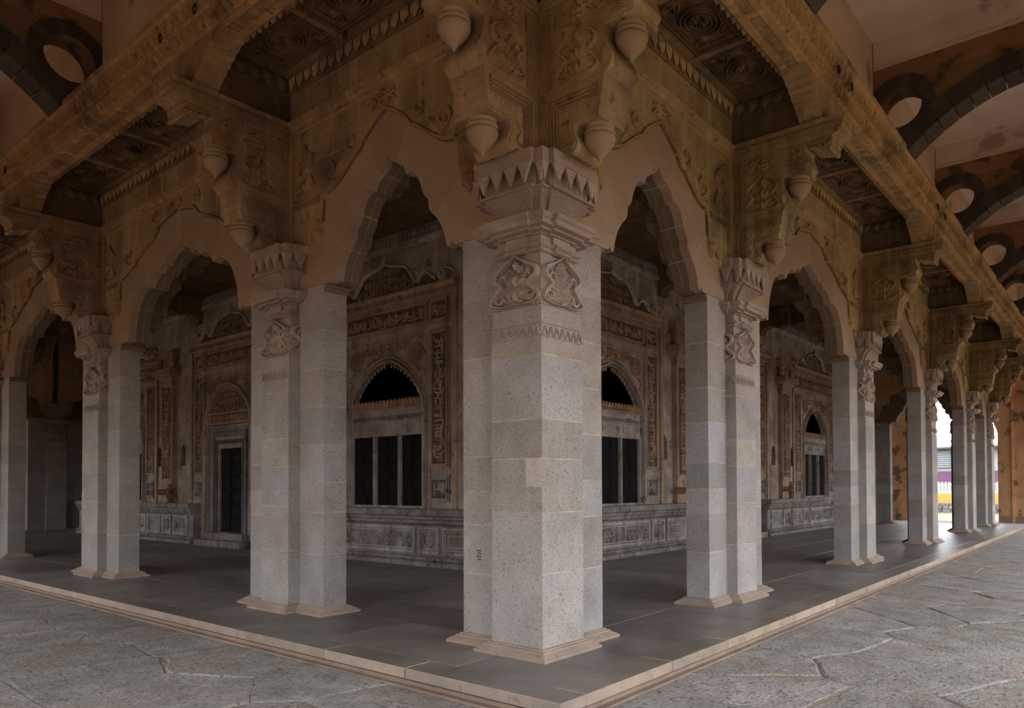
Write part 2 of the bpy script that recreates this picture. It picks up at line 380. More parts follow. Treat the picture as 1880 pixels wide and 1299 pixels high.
def make_pillar(corner=False, seed=1):
    R=random.Random(seed)
    root=thing('pillar',None,'pillar')
    cy=.42 if corner else 0.0
    mb=MB(); 
    pl=lambda d:cross_plan(.42,HC,HS,HT,d,corner)
    mb.loft([ring(pl(-.0015),.06),ring(pl(-.0015),2.66)]); mb.build('mortar_core',MORTAR,root)
    mb=MB(); mb.loft([ring(pl(d),z) for d,z in ((.12,0),(.12,.026),(.105,.03),(.10,.036),(.055,.06),(.05,.072),(.03,.075),(.02,.088),(-.01,.088))],cap=True)
    mb.build('base',KERB,root,(.92,.9,.86))
    cs=[.088,.73,1.265,1.74,2.085,2.655]
    for i in range(5):
        z0,z1=cs[i]+(.004 if i else 0),cs[i+1]-.004
        m=MB(); m.box(.42-HC,.42+HC,cy-HC,cy+HC,z0,z1,.003); m.build('stone_block',GREY,root,btint(z0,R))
    ca=[.088,.66,1.13,1.45,1.78,2.29,2.72,3.29,SPR-.004]
    arms=[1,-1] if not corner else ['y','x']
    for a in arms:
        js=ca[:] if a in (1,'y') else [.088,.70,1.2,1.55,2.0,2.45,2.9,3.35,SPR-.004]
        for i in range(len(js)-1):
            z0,z1=js[i]+(.004 if i else 0),js[i+1]-.004; m=MB()
            if a==1: m.box(.42-HT,.42+HT,HC,HS,z0,z1,.003)
            elif a==-1: m.box(.42-HT,.42+HT,-HS,-HC,z0,z1,.003)
            elif a=='y': m.box(.42-HT,.42+HT,.42+HC,.42+HS,z0,z1,.003)
            else: m.box(.42+HC,.42+HS,.42-HT,.42+HT,z0,z1,.003)
            m.build('stone_block',GREY,root,tuple(c*.97 for c in btint(z0,R)))
    mb=MB()  # mortar inside the arms above the shaft courses
    for a in arms:
        q=.0015
        if a==1: mb.box(.42-HT+q,.42+HT-q,HC,HS-q,2.6,SPR)
        elif a==-1: mb.box(.42-HT+q,.42+HT-q,-HS+q,-HC,2.6,SPR)
        elif a=='y': mb.box(.42-HT+q,.42+HT-q,.42+HC,.42+HS-q,2.6,SPR)
        else: mb.box(.42+HC,.42+HS-q,.42-HT+q,.42+HT-q,2.6,SPR)
    mb.build('arm_mortar',MORTAR,root)
    # carved head of the shaft
    sq=lambda h:[(.42-h,cy-h),(.42+h,cy-h),(.42+h,cy+h),(.42-h,cy+h)]
    m=MB(); m.loft([ring(sq(h),z) for h,z in ((.300,2.661),(.300,2.70),(.288,2.79),(.286,2.81),(.296,2.812),(.288,2.925),(.300,2.927),(.300,2.942),(.288,2.944),(.288,3.09))])
    m.build('shaft_band',GREY,root,(1.0,.9,.80))
    m=MB(); fs=faces4(.42,cy,.292)
    for fn in fs:
        for i in range(7):
            u=-.25+i*.083; m.ridge([(u-.036,2.82),(u,2.90),(u+.036,2.82)],.018,.012,fn,False)
    m.build('zigzag',GREY,root,(1.0,.9,.8),'stuff')
    m=MB(); m.loft([ring(sq(h),z) for h,z in ((.288,3.094),(.282,3.30),(.262,3.46),(.25,3.565))]); m.build('vase_panel',GREY,root,(.97,.84,.72))
    m=MB()
    for fn in faces4(.42,cy,.276): palmette(m,0,3.10,.30,.46,fn,.035,1.2)
    m.build('lotus_relief',GREY,root,(1.04,.90,.77),'stuff')
    # capital
    cap=MB(); st=lambda h,b,wv,z: ring(step_plan(.42,cy,h,b,wv),z)
    cap.loft([st(.25,.035,.11,3.560),st(.285,.035,.11,3.575),st(.285,.035,.11,3.592),st(.265,.035,.11,3.60),st(.30,.035,.11,3.622),st(.30,.035,.11,3.636),st(.262,.035,.12,3.64),st(.262,.035,.12,3.715)])
    co=cap.build('capital',GREY,root,(.95,.81,.68))
    m=MB(); m.loft([st(.25,.03,.17,3.712),st(.285,.035,.19,3.714),st(.285,.035,.19,3.728),st(.345,.04,.22,3.732),st(.345,.04,.22,3.75),st(.40,.045,.25,3.756),st(.40,.05,.28,3.795),st(.425,.05,.28,3.81),st(.425,.05,.28,3.848),st(.25,.04,.17,3.852)]); m.build('abacus',GREY,co,(.95,.79,.65))
    m=MB(); m.loft([st(.225,.03,.15,3.845),st(.228,.03,.15,3.90),st(.242,.032,.165,3.95),st(.272,.036,.19,3.995),st(.315,.04,.23,4.035),st(.375,.045,.28,4.075)]); m.build('cavetto',GREY,co,(.9,.75,.61))
    m=MB(); m.loft([st(.37,.05,.29,4.070),st(.398,.05,.31,4.074),st(.398,.05,.31,4.092),st(.36,.05,.28,4.094),st(.335,.045,.28,4.12),st(.335,.045,.28,4.27),st(.42,.055,.325,4.28),st(.42,.055,.325,4.30),st(.405,.05,.315,4.304),st(.412,.05,.32,CAPT)]); m.build('top_block',GREY,co,(.88,.71,.56))
    m=MB()
    for k in range(4):
        c,s_=math.cos(k*PI/2),math.sin(k*PI/2)
        for (u0,u1,hh) in ((-.325,.325,.468),(-.42,-.325,.415),(.325,.42,.415)):
            n=max(1,round((u1-u0)/.146)); du=(u1-u0)/n
            for i in range(n):
                a,b=u0+i*du,u0+(i+1)*du; mid=(a+b)/2
                pts=[(a,-hh,4.292),(b,-hh,4.292),(mid,-hh+.01,4.115),(a,-hh+.03,4.292),(b,-hh+.03,4.292),(mid,-hh+.028,4.115)]
                m.add([(.42+x*c-y*s_,cy+x*s_+y*c,z) for x,y,z in pts],[(0,1,2),(3,5,4),(0,2,5,3),(1,4,5,2),(0,3,4,1)])
    m.build('hanging_leaves',GREY,co,(.97,.79,.64),'stuff')
    return root
def faces4(cx,cy,h):
    out=[]
    for k in range(4):
        c,s_=math.cos(k*PI/2),math.sin(k*PI/2)
        out.append(lambda u,v,d,c=c,s_=s_:(cx+u*c+(h+d)*s_, cy+u*s_-(h+d)*c, v))
    return out
corner=make_pillar(True,3)
tag(corner,'big cross-shaped corner pillar where both colonnade rows meet, nearest the camera','pillar')
mb=MB(); mb.box(.112,.13,.125,.30,1.49,1.74); mb.build('repair_patch',GREY,corner,(1.5,1.38,1.3))
mb=MB(); fn=lambda u,v,d:(.258-d,u,v)
for k in range(2):
    v=.80+k*.055; mb.ridge([(1.045,v+.03),(.99,v+.03),(1.035,v),(.985,v)],.012,.003,fn,False)
mb.build('scribbled_mark',IRON,corner)
RV=random.Random(31)
def vary(o):
    c=o.color
    if not o.name.startswith('stone_block'): return c
    k=RV.uniform(.9,1.1); return (c[0]*k,c[1]*k*RV.uniform(.98,1.02),c[2]*k*RV.uniform(.96,1.05),1)
rowp=make_pillar(False,4); up_=[]
ORD=['first','second','third','fourth','fifth']
for k in range(1,6):
    place(rowp,up_,(0,PC[k],0),0,f'{ORD[k-1]} grey stone pillar from the corner in the left-hand colonnade row','pillars of the colonnade',vary)
for k in range(1,6):
    place(rowp,up_,(PC[k],0,0),PI/2,f'{ORD[k-1]} grey stone pillar from the corner in the right-hand colonnade row','pillars of the colonnade',vary)
for k in (1,2):
    place(rowp,up_,(FAR,PC[k],0),PI,f'{ORD[k-1]} dark pillar of the far row at the end of the right-hand colonnade, against daylight','pillars of the colonnade')
for k in (1,2):
    place(rowp,up_,(PC[k],FAR,0),-PI/2,f'{ORD[k-1]} shadowed pillar of the far row at the end of the left-hand verandah','pillars of the colonnade')

# ================================================================== arcade bays
IN_N=[[(0,5.08),(.07,5.0),(.17,4.945),(.27,4.88),(.31,4.79)],[(.31,4.79),(.40,4.795),(.48,4.73),(.53,4.64),(.555,4.58)],[(.555,4.58),(.59,4.50),(.655,4.44)],[(.655,4.44),(.67,4.33),(.77,4.23),(.86,4.11),(.91,3.97),(.925,3.90)],[(.925,3.90),(.95,3.888),(.98,3.905),(1.0,3.93)],[(1.0,3.93),(1.03,3.90),(1.07,3.888),(1.1625,3.886)]]
EX_N=[(0,5.58),(.18,5.48),(.36,5.36),(.45,5.25),(.56,5.2),(.68,5.11),(.82,5.01),(.95,4.95),(1.12,4.92),(1.15,4.62),(1.5,4.36),(1.66,4.2),(1.66,3.886)]
BR_N=[((.17,4.945),2),((.555,4.58),6),((.77,4.23),9)]
IN_W=[[(0,5.15),(.08,5.09),(.26,5.03),(.38,4.97),(.42,4.90)],[(.42,4.90),(.52,4.94),(.62,4.89),(.68,4.83)],[(.68,4.83),(.78,4.86),(.94,4.78),(1.04,4.655)],[(1.04,4.655),(1.24,4.69),(1.46,4.58),(1.60,4.42),(1.69,4.22),(1.74,4.02),(1.75,3.90)],[(1.75,3.90),(1.79,3.888),(1.83,3.905),(1.86,3.93)],[(1.86,3.93),(1.90,3.90),(1.95,3.888),(2.078,3.886)]]
EX_W=[(0,5.66),(.12,5.62),(.3,5.59),(.56,5.54),(.78,5.36),(.92,5.33),(1.2,5.23),(1.48,5.08),(1.72,5.0),(2.0,4.92),(2.04,4.62),(2.35,4.36),(2.57,4.2),(2.57,3.886)]
BR_W=[((.08,5.09),1),((.42,4.90),4),((1.04,4.655),6),((1.60,4.42),9)]
def make_bay(wide):
    R=random.Random(21+wide)
    IN,EX,BR=(IN_W,EX_W,BR_W) if wide else (IN_N,EX_N,BR_N)
    hb=2.688 if wide else 1.7725
    root=thing('arch_bay',None,'arch')
    fn=lambda u,v,d:(d,u,v)
    intr=[]
    for seg in IN:
        q=smooth(seg,3); intr+=q if not intr else q[1:]
    idx=[min(range(len(intr)),key=lambda i:math.hypot(intr[i][0]-p[0],intr[i][1]-p[1])) for p,_ in BR]
    cuts=list(zip(idx,[e for _,e in BR]))+[(len(intr)-1,len(EX)-1)]
    polys=[]
    k0,e0=cuts[0]
    key=[(-a,b) for a,b in reversed(intr[1:k0+1])]+intr[:k0+1]+[EX[i] for i in range(e0,-1,-1)]+[(-EX[i][0],EX[i][1]) for i in range(1,e0+1)]
    polys.append(key)
    for (i0,x0),(i1,x1) in zip(cuts,cuts[1:]):
        p=intr[i0:i1+1]+[EX[i] for i in range(x1,x0-1,-1)]
        polys.append(p); polys.append([(-a,b) for a,b in p])
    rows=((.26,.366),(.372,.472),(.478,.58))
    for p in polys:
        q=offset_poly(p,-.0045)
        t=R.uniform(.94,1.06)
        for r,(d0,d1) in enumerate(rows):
            m=MB(); m.prism(q,d0,d1,fn); m.build('voussoir',PALE,root,(t,t*.985,t*.96) if r==0 else (t*.5,t*.49,t*.44))  # rows behind the front face coloured darker to stand in for soffit shade
    full=[(-a,b) for a,b in reversed(intr[1:])]+intr+[EX[i] for i in range(len(EX)-1,-1,-1)]+[(-EX[i][0],EX[i][1]) for i in range(1,len(EX))]
    m=MB(); m.prism(offset_poly(full,-.0065),.2625,.5775,fn); m.build('arch_mortar',MORTAR,root)
    pe=2.078 if wide else 1.1625
    for sg in (-1,1):   # impost mouldings under the springing
        m=MB(); pr=[(0,3.80),(.02,3.82),(.025,3.845),(.06,3.86),(.06,3.884),(0,3.884)]
        m.prism([(sg*(pe-a),b) for a,b in pr],.262,.60,fn); m.build('impost',PALE,root,(.62,.58,.54))
    # spandrels in courses
    lim=next(i for i,p in enumerate(EX) if p[1]<4.7)
    for sg in (-1,1):
        xl=EX[lim][0]; sp=EX[:lim+1]+[(xl+.01,4.605),(xl+.22,4.605),(xl+.25,4.55),(xl+.20,4.47),(xl+.26,4.395),(hb,4.395),(hb,5.815),(0,5.815)]
        for (z0,z1) in ((4.385,4.925),(4.925,5.36),(5.36,5.815)):
            c=clip(clip(sp,0,z1-.005,0,1),0,z0+.005,0,-1)
            if len(c)<3: continue
            x0,x1=min(a for a,_ in c),max(a for a,_ in c)
            mids=[x0,(x0+x1)*.5+R.uniform(-.2,.2),x1] if x1-x0>1.2 else [x0,x1]
            for a,b in zip(mids,mids[1:]):
                d=clip(clip(c,b-.005,0,1,0),a+.005,0,-1,0)
                if len(d)<3: continue
                m=MB(); m.prism([(sg*u,v) for u,v in d],.222,.30,fn); t=R.uniform(.85,1.12); m.build('spandrel_block',BROWN,root,(t,t,t*.97))
    core=EX[:lim+1]+[(EX[lim][0]+.3,4.5),(EX[lim][0]+.32,4.3),(hb+.1,4.3),(hb+.1,6.6)]
    core=[(-a,b) for a,b in reversed(core[1:])]+core
    m=MB(); m.prism(core,.226,.57,fn); m.build('wall_core',MORTBR,root)
    # carving on the spandrels: raised arch edge, palmettes, scrolls, framed side panels with buds
    fs=lambda u,v,d:(.222-d,u,v)
    m=MB()
    for sg in (-1,1):
        m.ridge([(sg*a,b+.02) for a,b in EX[:lim]],.035,.018,fs,False)
        palmette(m,sg*(hb-.30),4.99,.2,.62,fs,.022)
        for u in (hb-.03,hb-.065,hb-.09): m.ridge([(sg*u,4.96),(sg*u,5.78)],.016,.014,fs,False)
        e=EX[lim-3]
        m.ridge([(sg*u,v) for u,v in spiral(e[0]+.13,e[1]+.17,.13,1.4,-PI/2,1,16)],.03,.02,fs)
        m.petal((sg*(e[0]+.05),e[1]+.06),(sg*(e[0]-.12),e[1]+.26),.12,.025,fs); m.petal((sg*(e[0]+.2),e[1]+.02),(sg*(e[0]+.36),e[1]+.24),.12,.025,fs)
        e=EX[3]
        m.ridge([(sg*u,v) for u,v in spiral(e[0]+.12,e[1]+.15,.09,1.3,-PI/2,1,14)],.024,.018,fs)
        z1=4.93; a0,a1=EX[lim][0]+.03,hb-.04
        for q,wd in ((0,.02),(.035,.012),(.06,.012)):
            m.ridge([(sg*a0,z1-.02-q),(sg*(a1-q),z1-.02-q),(sg*(a1-q),4.42)],wd,.02,fs,False)
    palmette(m,0,EX[0][1]+.02,.22,5.80-EX[0][1]-.02,fs,.02)
    m.build('spandrel_carving',BROWN,root,(1.02,.98,.92),'stuff')
    for sg in (-1,1):
        m=MB(); m.lathe([(.001,4.34),(.02,4.37),(.075,4.44),(.092,4.50),(.088,4.52),(.07,4.53),(.085,4.545),(.085,4.56),(.10,4.58),(.10,4.61)],.262,sg*(EX[lim][0]+.11),12); m.build('half_bud',BROWN,root,(1.1,1.0,.9))
    # entablature
    def run(prof,name,mt,col):
        m=MB(); m.loft([[(x,y,z) for x,z in prof] for y in (-hb-.05,hb+.05)],cap=False); return m.build(name,mt,root,col)
    run([(.24,5.80),(.205,5.81),(.205,5.825),(.185,5.83),(.18,5.85),(.16,5.865),(.16,5.88),(.135,5.89),(.13,5.925),(.15,5.935),(.24,5.935)],'cornice',BROWN,(1.05,1.0,.95))
    t=-hb
    while t<hb-.02:
        e=min(hb,t+R.uniform(.75,1.15)); e=hb if hb-e<.35 else e
        m=MB(); m.box(.195,.24,t+.005,e-.005,5.945,6.28,.004); k=R.uniform(.82,1.15); m.build('frieze_block',BROWN,root,(k,k,k*.97)); t=e
    m=MB(); m.box(.199,.238,-hb,hb,5.93,6.30); m.build('frieze_mortar',MORTBR,root)
    run([(.24,6.288),(.17,6.288),(.165,6.30),(.18,6.31),(.18,6.50),(.13,6.51),(.12,6.535),(.09,6.54),(.09,6.57),(.24,6.57)],'frieze_band',BROWN,(.62,.56,.52))
    m=MB(); leaf_row(m,-hb,hb,6.315,6.50,lambda u,v,d:(.178-d,u,v)); m.build('leaf_band',BROWN,root,(1.15,1.06,.96),'stuff')
    m=MB()
    for sg in (-1,1): m.box(.196,.226,min(sg*(hb-.014),sg*hb),max(sg*(hb-.014),sg*hb),4.41,6.5)
    m.box(.214,.226,-hb,hb,5.796,5.806); m.build('joint_pointing',MORTBR,root)
    # carved coffered ceiling of the bay and inner face
    return root
def leaf_row(m,u0,u1,z0,z1,fn,step=.16):
    n=max(1,int((u1-u0)/step)); du=(u1-u0)/n
    for i in range(n):
        c=u0+(i+.5)*du; h=du*.44; zm=z0+(z1-z0)*.45
        P=[(c-h,z1),(c+h,z1),(c+h,zm),(c,z0),(c-h,zm)]
        vs=[fn(u,v,.014) for u,v in P]+[fn(c,zm+.03,.055)]
        m.add(vs,[(0,1,5),(1,2,5),(2,3,5),(3,4,5),(4,0,5)])
bayN=make_bay(False); bayW=make_bay(True); ub={0:[],1:[]}
TL=None
def tint_right(o):       # brown stone of the right-hand row is tinted slightly yellower
    c=o.color; return (c[0]*1.02,c[1]*1.10,c[2]*.98,1) if o.material_slots[0].material in (BROWN,) else c
def bay_at(j): return (PC[j]+PC[j+1])/2
BN=['narrow bay beside the corner pillar','second bay from the corner','middle bay','fourth bay from the corner','last bay']
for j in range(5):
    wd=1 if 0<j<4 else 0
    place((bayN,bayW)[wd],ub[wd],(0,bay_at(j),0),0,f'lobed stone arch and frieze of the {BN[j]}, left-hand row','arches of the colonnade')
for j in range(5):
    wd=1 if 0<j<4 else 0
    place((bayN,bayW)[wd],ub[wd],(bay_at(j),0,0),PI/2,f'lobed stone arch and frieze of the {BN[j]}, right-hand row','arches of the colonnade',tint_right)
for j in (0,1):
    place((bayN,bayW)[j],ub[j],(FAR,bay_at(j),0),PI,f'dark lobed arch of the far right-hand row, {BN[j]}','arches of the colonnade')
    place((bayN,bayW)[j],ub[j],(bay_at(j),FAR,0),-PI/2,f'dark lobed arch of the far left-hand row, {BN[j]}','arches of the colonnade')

# ================================================================== brackets
def make_bracket():
    root=thing('bracket',None,'bracket')
    fn=lambda u,v,d:(u,d,v)
    def tier(name,poly,hw,col,par=root,mt=BROWN):
        m=MB(); m.prism(poly,-hw,hw,fn); return m.build(name,mt,par,col)
    t1=[(.24,4.40),(-.10,4.40),(-.14,4.36)]+smooth([(-.17,4.375),(-.205,4.44),(-.165,4.53),(-.155,4.585),(-.18,4.61)],3)+[(-.425,4.61),(-.432,4.635),(-.425,4.64),(-.435,4.68),(-.447,4.69),(-.45,4.735),(-.44,4.74),(-.455,4.785),(-.465,4.79),(-.465,4.86),(-.475,4.87),(-.48,4.948),(.24,4.948)]
    t2=[(.24,4.952),(-.48,4.952)]+smooth([(-.49,4.955),(-.545,5.00),(-.562,5.07),(-.52,5.17),(-.485,5.27),(-.475,5.36)],3)+[(-.77,5.36),(-.775,5.40),(-.765,5.405),(-.785,5.44),(-.80,5.45),(-.805,5.476),(.24,5.476)]
    t3=[(.24,5.48),(-.805,5.48)]+smooth([(-.80,5.50),(-.775,5.57),(-.757,5.64),(-.775,5.69)],3)+[(-.80,5.665),(-.85,5.63),(-.93,5.62),(-1.0,5.60),(-1.06,5.57),(-1.085,5.585),(-1.085,5.64),(-1.075,5.645),(-1.095,5.68),(-1.095,5.716),(.24,5.716)]
    t4=[(.24,5.72),(-1.095,5.72),(-1.12,5.725),(-1.125,5.745),(-1.165,5.75),(-1.175,5.775),(-1.21,5.785),(-1.22,5.815),(-1.235,5.82),(-1.235,5.90),(-1.25,5.905),(-1.25,5.94),(.24,5.94)]
    b1=tier('lower_bracket',t1,.20,(.95,.93,.93)); b2=tier('middle_bracket',t2,.20,(.97,.94,.9)); b3=tier('upper_bracket',t3,.19,(.9,.86,.82)); b4=tier('cross_beam',t4,.20,(.95,.92,.88))
    m=MB()
    for (h,z0,z1) in ((.215,5.765,5.79),(.23,5.83,5.85),(.24,5.885,5.94)): m.box(-1.22,.24,-h,h,z0,z1)
    m.build('beam_moulding',BROWN,b4,(.97,.93,.88))
    def pend(cx,z0,k,par):
        m=MB(); m.lathe([(.002,z0),(.012,z0+.015),(.03,z0+.045),(.08,z0+.095),(.125,z0+.15),(.142,z0+.20),(.135,z0+.222),(.118,z0+.226),(.118,z0+.236),(.135,z0+.242),(.14,z0+.252),(.13,z0+.262),(.112,z0+.268),(.118,z0+.29),(.13,z0+k)],cx,0,20)
        me=m.mesh('pendant_bud',PALE)
        for p in me.polygons: p.use_smooth=True
        obj('pendant_bud',me,par,(.95,.93,.86))
    pend(-.30,4.305,.31,b1); pend(-.63,5.055,.31,b2)
    for sg in (-1,1):
        f2=lambda u,v,d,sg=sg:(u,sg*(.20+d),v); f3=lambda u,v,d,sg=sg:(u,sg*(.19+d),v)
        m=MB()
        for q,wd in ((0,.022),(.04,.014),(.075,.014),(.105,.01)): m.ridge([(.11-q,4.41),(.11-q,4.88-q),(-.42,4.88-q)],wd,.016,f2,False)
        for k in range(6):
            u=-.02-k*.065; m.petal((u,4.755),(u,4.665 if k<2 else 4.70),.05,.012,f2,3)
        m.ridge(smooth([(-.02,4.43),(-.08,4.48),(-.03,4.56),(-.09,4.62)],3),.03,.016,f2)
        m.ridge(smooth([(-.145,4.40),(-.18,4.44),(-.14,4.53),(-.13,4.585),(-.15,4.625),(-.40,4.635)],3),.02,.012,f2,False)
        m.build('lower_panel_carving',BROWN,b1,(.95,.9,.86),'stuff')
        m=MB()
        for u in (.12,.085,.055): m.ridge([(u,4.98),(u,5.66)],.018,.014,f2,False)
        palmette(m,-.22,4.985,.235,.47,f2,.026,1.1)
        palmette(m,-.62,5.385,.10,.09,f2,.012)
        m.petal((-.50,5.01),(-.47,5.20),.09,.018,f2)
        m.build('middle_panel_carving',BROWN,b2,(1.05,.97,.88),'stuff')
        m=MB()
        palmette(m,-.62,5.49,.11,.21,f3,.018,1.2); palmette(m,-.22,5.49,.19,.21,f3,.018)
        frame_ridge(m,-1.07,-.82,5.655,5.705,.012,.012,f3)
        for k in range(5):
            a=.82+k*.055; m.petal((-a,5.655),(-a-.06,5.60),.05,.03,f3,4)
        m.ridge([(u-.86,v+5.64) for u,v in spiral(0,0,.04,1.2,0,1,10)],.018,.02,f3)
        m.build('upper_panel_carving',BROWN,b3,(1.0,.93,.85),'stuff')
    # frieze wall on the beam, closing the ceiling bays
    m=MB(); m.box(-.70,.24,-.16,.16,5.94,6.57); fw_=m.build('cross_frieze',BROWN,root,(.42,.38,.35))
    m=MB(); 
    for sg in (-1,1):
        m.box(-.70,.24,sg*.16,sg*.185,6.288,6.31); m.box(-.70,.20,sg*.16,sg*.235,6.51,6.57)
        leaf_row(m,-.70,.20,6.315,6.50,lambda u,v,d,sg=sg:(u,sg*(.165+d),v))
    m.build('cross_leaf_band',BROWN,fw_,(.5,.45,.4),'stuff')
    # stepped corbels carrying the eaves beam, one each way
    prof=[(.20,5.945),(.215,5.975),(.25,5.98),(.262,6.02),(.32,6.03),(.335,6.075),(.40,6.085),(.415,6.13),(.49,6.14),(.505,6.185),(.58,6.195),(.595,6.24),(.68,6.25),(.70,6.295),(.79,6.305),(.83,6.355)]
    for sg in (-1,1):
        m=MB(); m.prism([(0,5.943)]+prof+[(0,6.355)],-1.0,-.71,lambda u,v,d,sg=sg:(d,sg*u,v)); m.build('stepped_corbel',BROWN,root,(1.0,.93,.86))
    return root
br=make_bracket(); ubr=[]
place(br,ubr,(0,PC[0],0),0,'carved double bracket with two bud pendants on the left-hand side of the corner pillar','brackets of the colonnade')
place(br,ubr,(PC[0],0,0),PI/2,'carved double bracket with two bud pendants on the right-hand side of the corner pillar','brackets of the colonnade',tint_right)
for k in range(1,6):
    place(br,ubr,(0,PC[k],0),0,f'carved bracket with bud pendants above the {ORD[k-1]} pillar of the left-hand row','brackets of the colonnade')
    place(br,ubr,(PC[k],0,0),PI/2,f'carved bracket with bud pendants above the {ORD[k-1]} pillar of the right-hand row','brackets of the colonnade',tint_right)

def inner_bracket(loc,rz,label):
    c=copy_tree(br); c.location=loc; c.rotation_euler=(0,0,rz); c['label']=label
    for ch in list(c.children):
        if ch.name.startswith('stepped_corbel'): bpy.data.objects.remove(ch)
for k in (1,2,3):
    inner_bracket((.84,PC[k],0),PI,f'shadowed inner bracket on the verandah side of the {ORD[k-1]} left-hand pillar')
    inner_bracket((PC[k],.84,0),-PI/2,f'shadowed inner bracket on the verandah side of the {ORD[k-1]} right-hand pillar')
for k in (1,2):
    place(br,ubr,(FAR,PC[k],0),PI,f'dark carved bracket above the {ORD[k-1]} pillar of the far right-hand row','brackets of the colonnade')
    place(br,ubr,(PC[k],FAR,0),-PI/2,f'dark carved bracket above the {ORD[k-1]} pillar of the far left-hand row','brackets of the colonnade')
def make_rib():
    root=thing('verandah_beam',None,'beam')
    lob=[]
    for c in range(5):
        x0=2.12+c*.5
        for q in range(6): t=q/5; lob.append((x0+.5*t, 6.02+.10*math.sin(PI*t)))
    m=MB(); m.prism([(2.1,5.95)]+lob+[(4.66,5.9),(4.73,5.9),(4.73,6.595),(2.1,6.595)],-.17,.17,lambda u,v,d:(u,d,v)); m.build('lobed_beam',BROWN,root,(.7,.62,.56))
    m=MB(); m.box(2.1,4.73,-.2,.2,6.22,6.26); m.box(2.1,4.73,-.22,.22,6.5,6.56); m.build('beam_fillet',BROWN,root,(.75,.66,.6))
    return root
rb=make_rib(); urb=[]
for k in (1,2,3):
    place(rb,urb,(0,PC[k],0),0,f'dark lobed ceiling beam between the {ORD[k-1]} left-hand pillar and the sepulchre','verandah beams')
    place(rb,urb,(PC[k],0,0),PI/2,f'dark lobed ceiling beam between the {ORD[k-1]} right-hand pillar and the sepulchre','verandah beams')

# ================================================================== coffered ceilings and eaves beams
def make_coffer(wide):
    hb=2.688 if wide else 1.7725
    root=thing('coffered_ceiling',None,'ceiling panel')
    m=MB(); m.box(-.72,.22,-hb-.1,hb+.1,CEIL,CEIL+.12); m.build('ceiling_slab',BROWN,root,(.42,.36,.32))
    n=4 if wide else 3; du=2*hb/n
    fc=lambda u,v,d:(v,u,CEIL-d)
    for i in range(n):
        c=-hb+(i+.5)*du; m=MB(); a,b=c-du/2+.05,c+du/2-.05
        for q in (0,.05,.085): frame_ridge(m,a+q,b-q,-.60+q,.06-q,.022,.03-.006*(q>0),fc)
        for rr in (.26,.20,.14): m.ridge([(c+rr*math.cos(2*PI*k/24),-.27+.82*rr*math.sin(2*PI*k/24)) for k in range(25)],.02,.03,fc,False)
        for k in range(10):
            t=2*PI*k/10; m.petal((c+.03*math.cos(t),-.27+.03*math.sin(t)),(c+.13*math.cos(t),-.27+.13*math.sin(t)),.06,.035,fc,4)
        for sx in (-1,1):
            for sy in (-1,1):
                m.ridge([(c+sx*u,-.27+sy*v) for u,v in spiral(du*.32,.17,.10,1.3,0,1,14)],.022,.025,fc)
                m.petal((c+sx*.24,-.27+sy*.16),(c+sx*(du/2-.2),-.27+sy*.05),.07,.025,fc,4)
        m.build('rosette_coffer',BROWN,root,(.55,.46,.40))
    for i in range(1,n):
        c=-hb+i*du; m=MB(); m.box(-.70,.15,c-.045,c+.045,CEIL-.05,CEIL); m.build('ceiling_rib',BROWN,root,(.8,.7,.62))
    return root
cofN,cofW=make_coffer(False),make_coffer(True); uc={0:[],1:[]}
for j in range(5):
    wd=1 if 0<j<4 else 0
    place((cofN,cofW)[wd],uc[wd],(0,bay_at(j),0),0,f'dark carved coffered ceiling over the {BN[j]}, left-hand row','coffered eaves ceilings')
    place((cofN,cofW)[wd],uc[wd],(bay_at(j),0,0),PI/2,f'dark carved coffered ceiling over the {BN[j]}, right-hand row','coffered eaves ceilings')
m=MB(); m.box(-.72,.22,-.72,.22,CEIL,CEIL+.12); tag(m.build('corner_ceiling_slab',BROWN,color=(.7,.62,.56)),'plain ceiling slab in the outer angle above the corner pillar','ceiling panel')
BP=[(-.70,6.45),(-.70,6.40),(-.715,6.358),(-.80,6.358),(-.80,6.375),(-.93,6.375),(-.93,6.358),(-1.0,6.358),(-1.0,6.385),(-1.025,6.39),(-1.03,6.41),(-1.03,6.45),(-1.055,6.46),(-1.06,6.48),(-1.06,6.56),(-1.085,6.57),(-1.09,6.62),(-1.12,6.63),(-1.135,6.66),(-1.155,6.665),(-1.16,6.695),(-1.195,6.705),(-1.20,6.765),(-.70,6.765)]
def make_beam(a0,a1,mit=False):
    root=thing('eaves_beam',None,'beam')
    e=(lambda x:x) if mit else (lambda x:a0)
    m=MB(); m.loft([[(x,(x if mit else a0),z) for x,z in BP],[(x,a1,z) for x,z in BP]],cap=False); m.build('moulded_beam',BROWN,root,(1.32,1.14,.96))
    m=MB()
    def dent(x,z0,z1,dp,step,wd):
        n=int((a1-a0)/step)
        for i in range(n):
            y=a0+(i+.5)*step
            m.add([(x,y-wd/2,z1),(x,y+wd/2,z1),(x,y,z0),(x-dp,y-wd/2,z1),(x-dp,y+wd/2,z1),(x-dp*.8,y,z0)],[(0,1,2),(3,5,4),(0,2,5,3),(1,4,5,2),(0,3,4,1)])
    dent(-1.024,6.372,6.458,.075,.14,.11); dent(-1.084,6.545,6.63,.075,.14,.11); dent(-.70,6.34,6.43,-.05,.13,.09)
    m.build('dentils',BROWN,root,(1.25,1.1,.95),'stuff')
    n=max(1,int((a1-a0)/.95)); fb=lambda u,v,d:(v,u,6.375-d)
    for i in range(n):
        y0,y1=a0+(i+.06)*(a1-a0)/n,a0+(i+.94)*(a1-a0)/n
        m=MB(); m.box(-.915,-.815,y0,y1,6.362,6.375,.004); m.build('soffit_panel',BROWN,root,(.9,.82,.74))
    return root
hN,hW=(PC[1]-PC[0])/2,(PC[2]-PC[1])/2
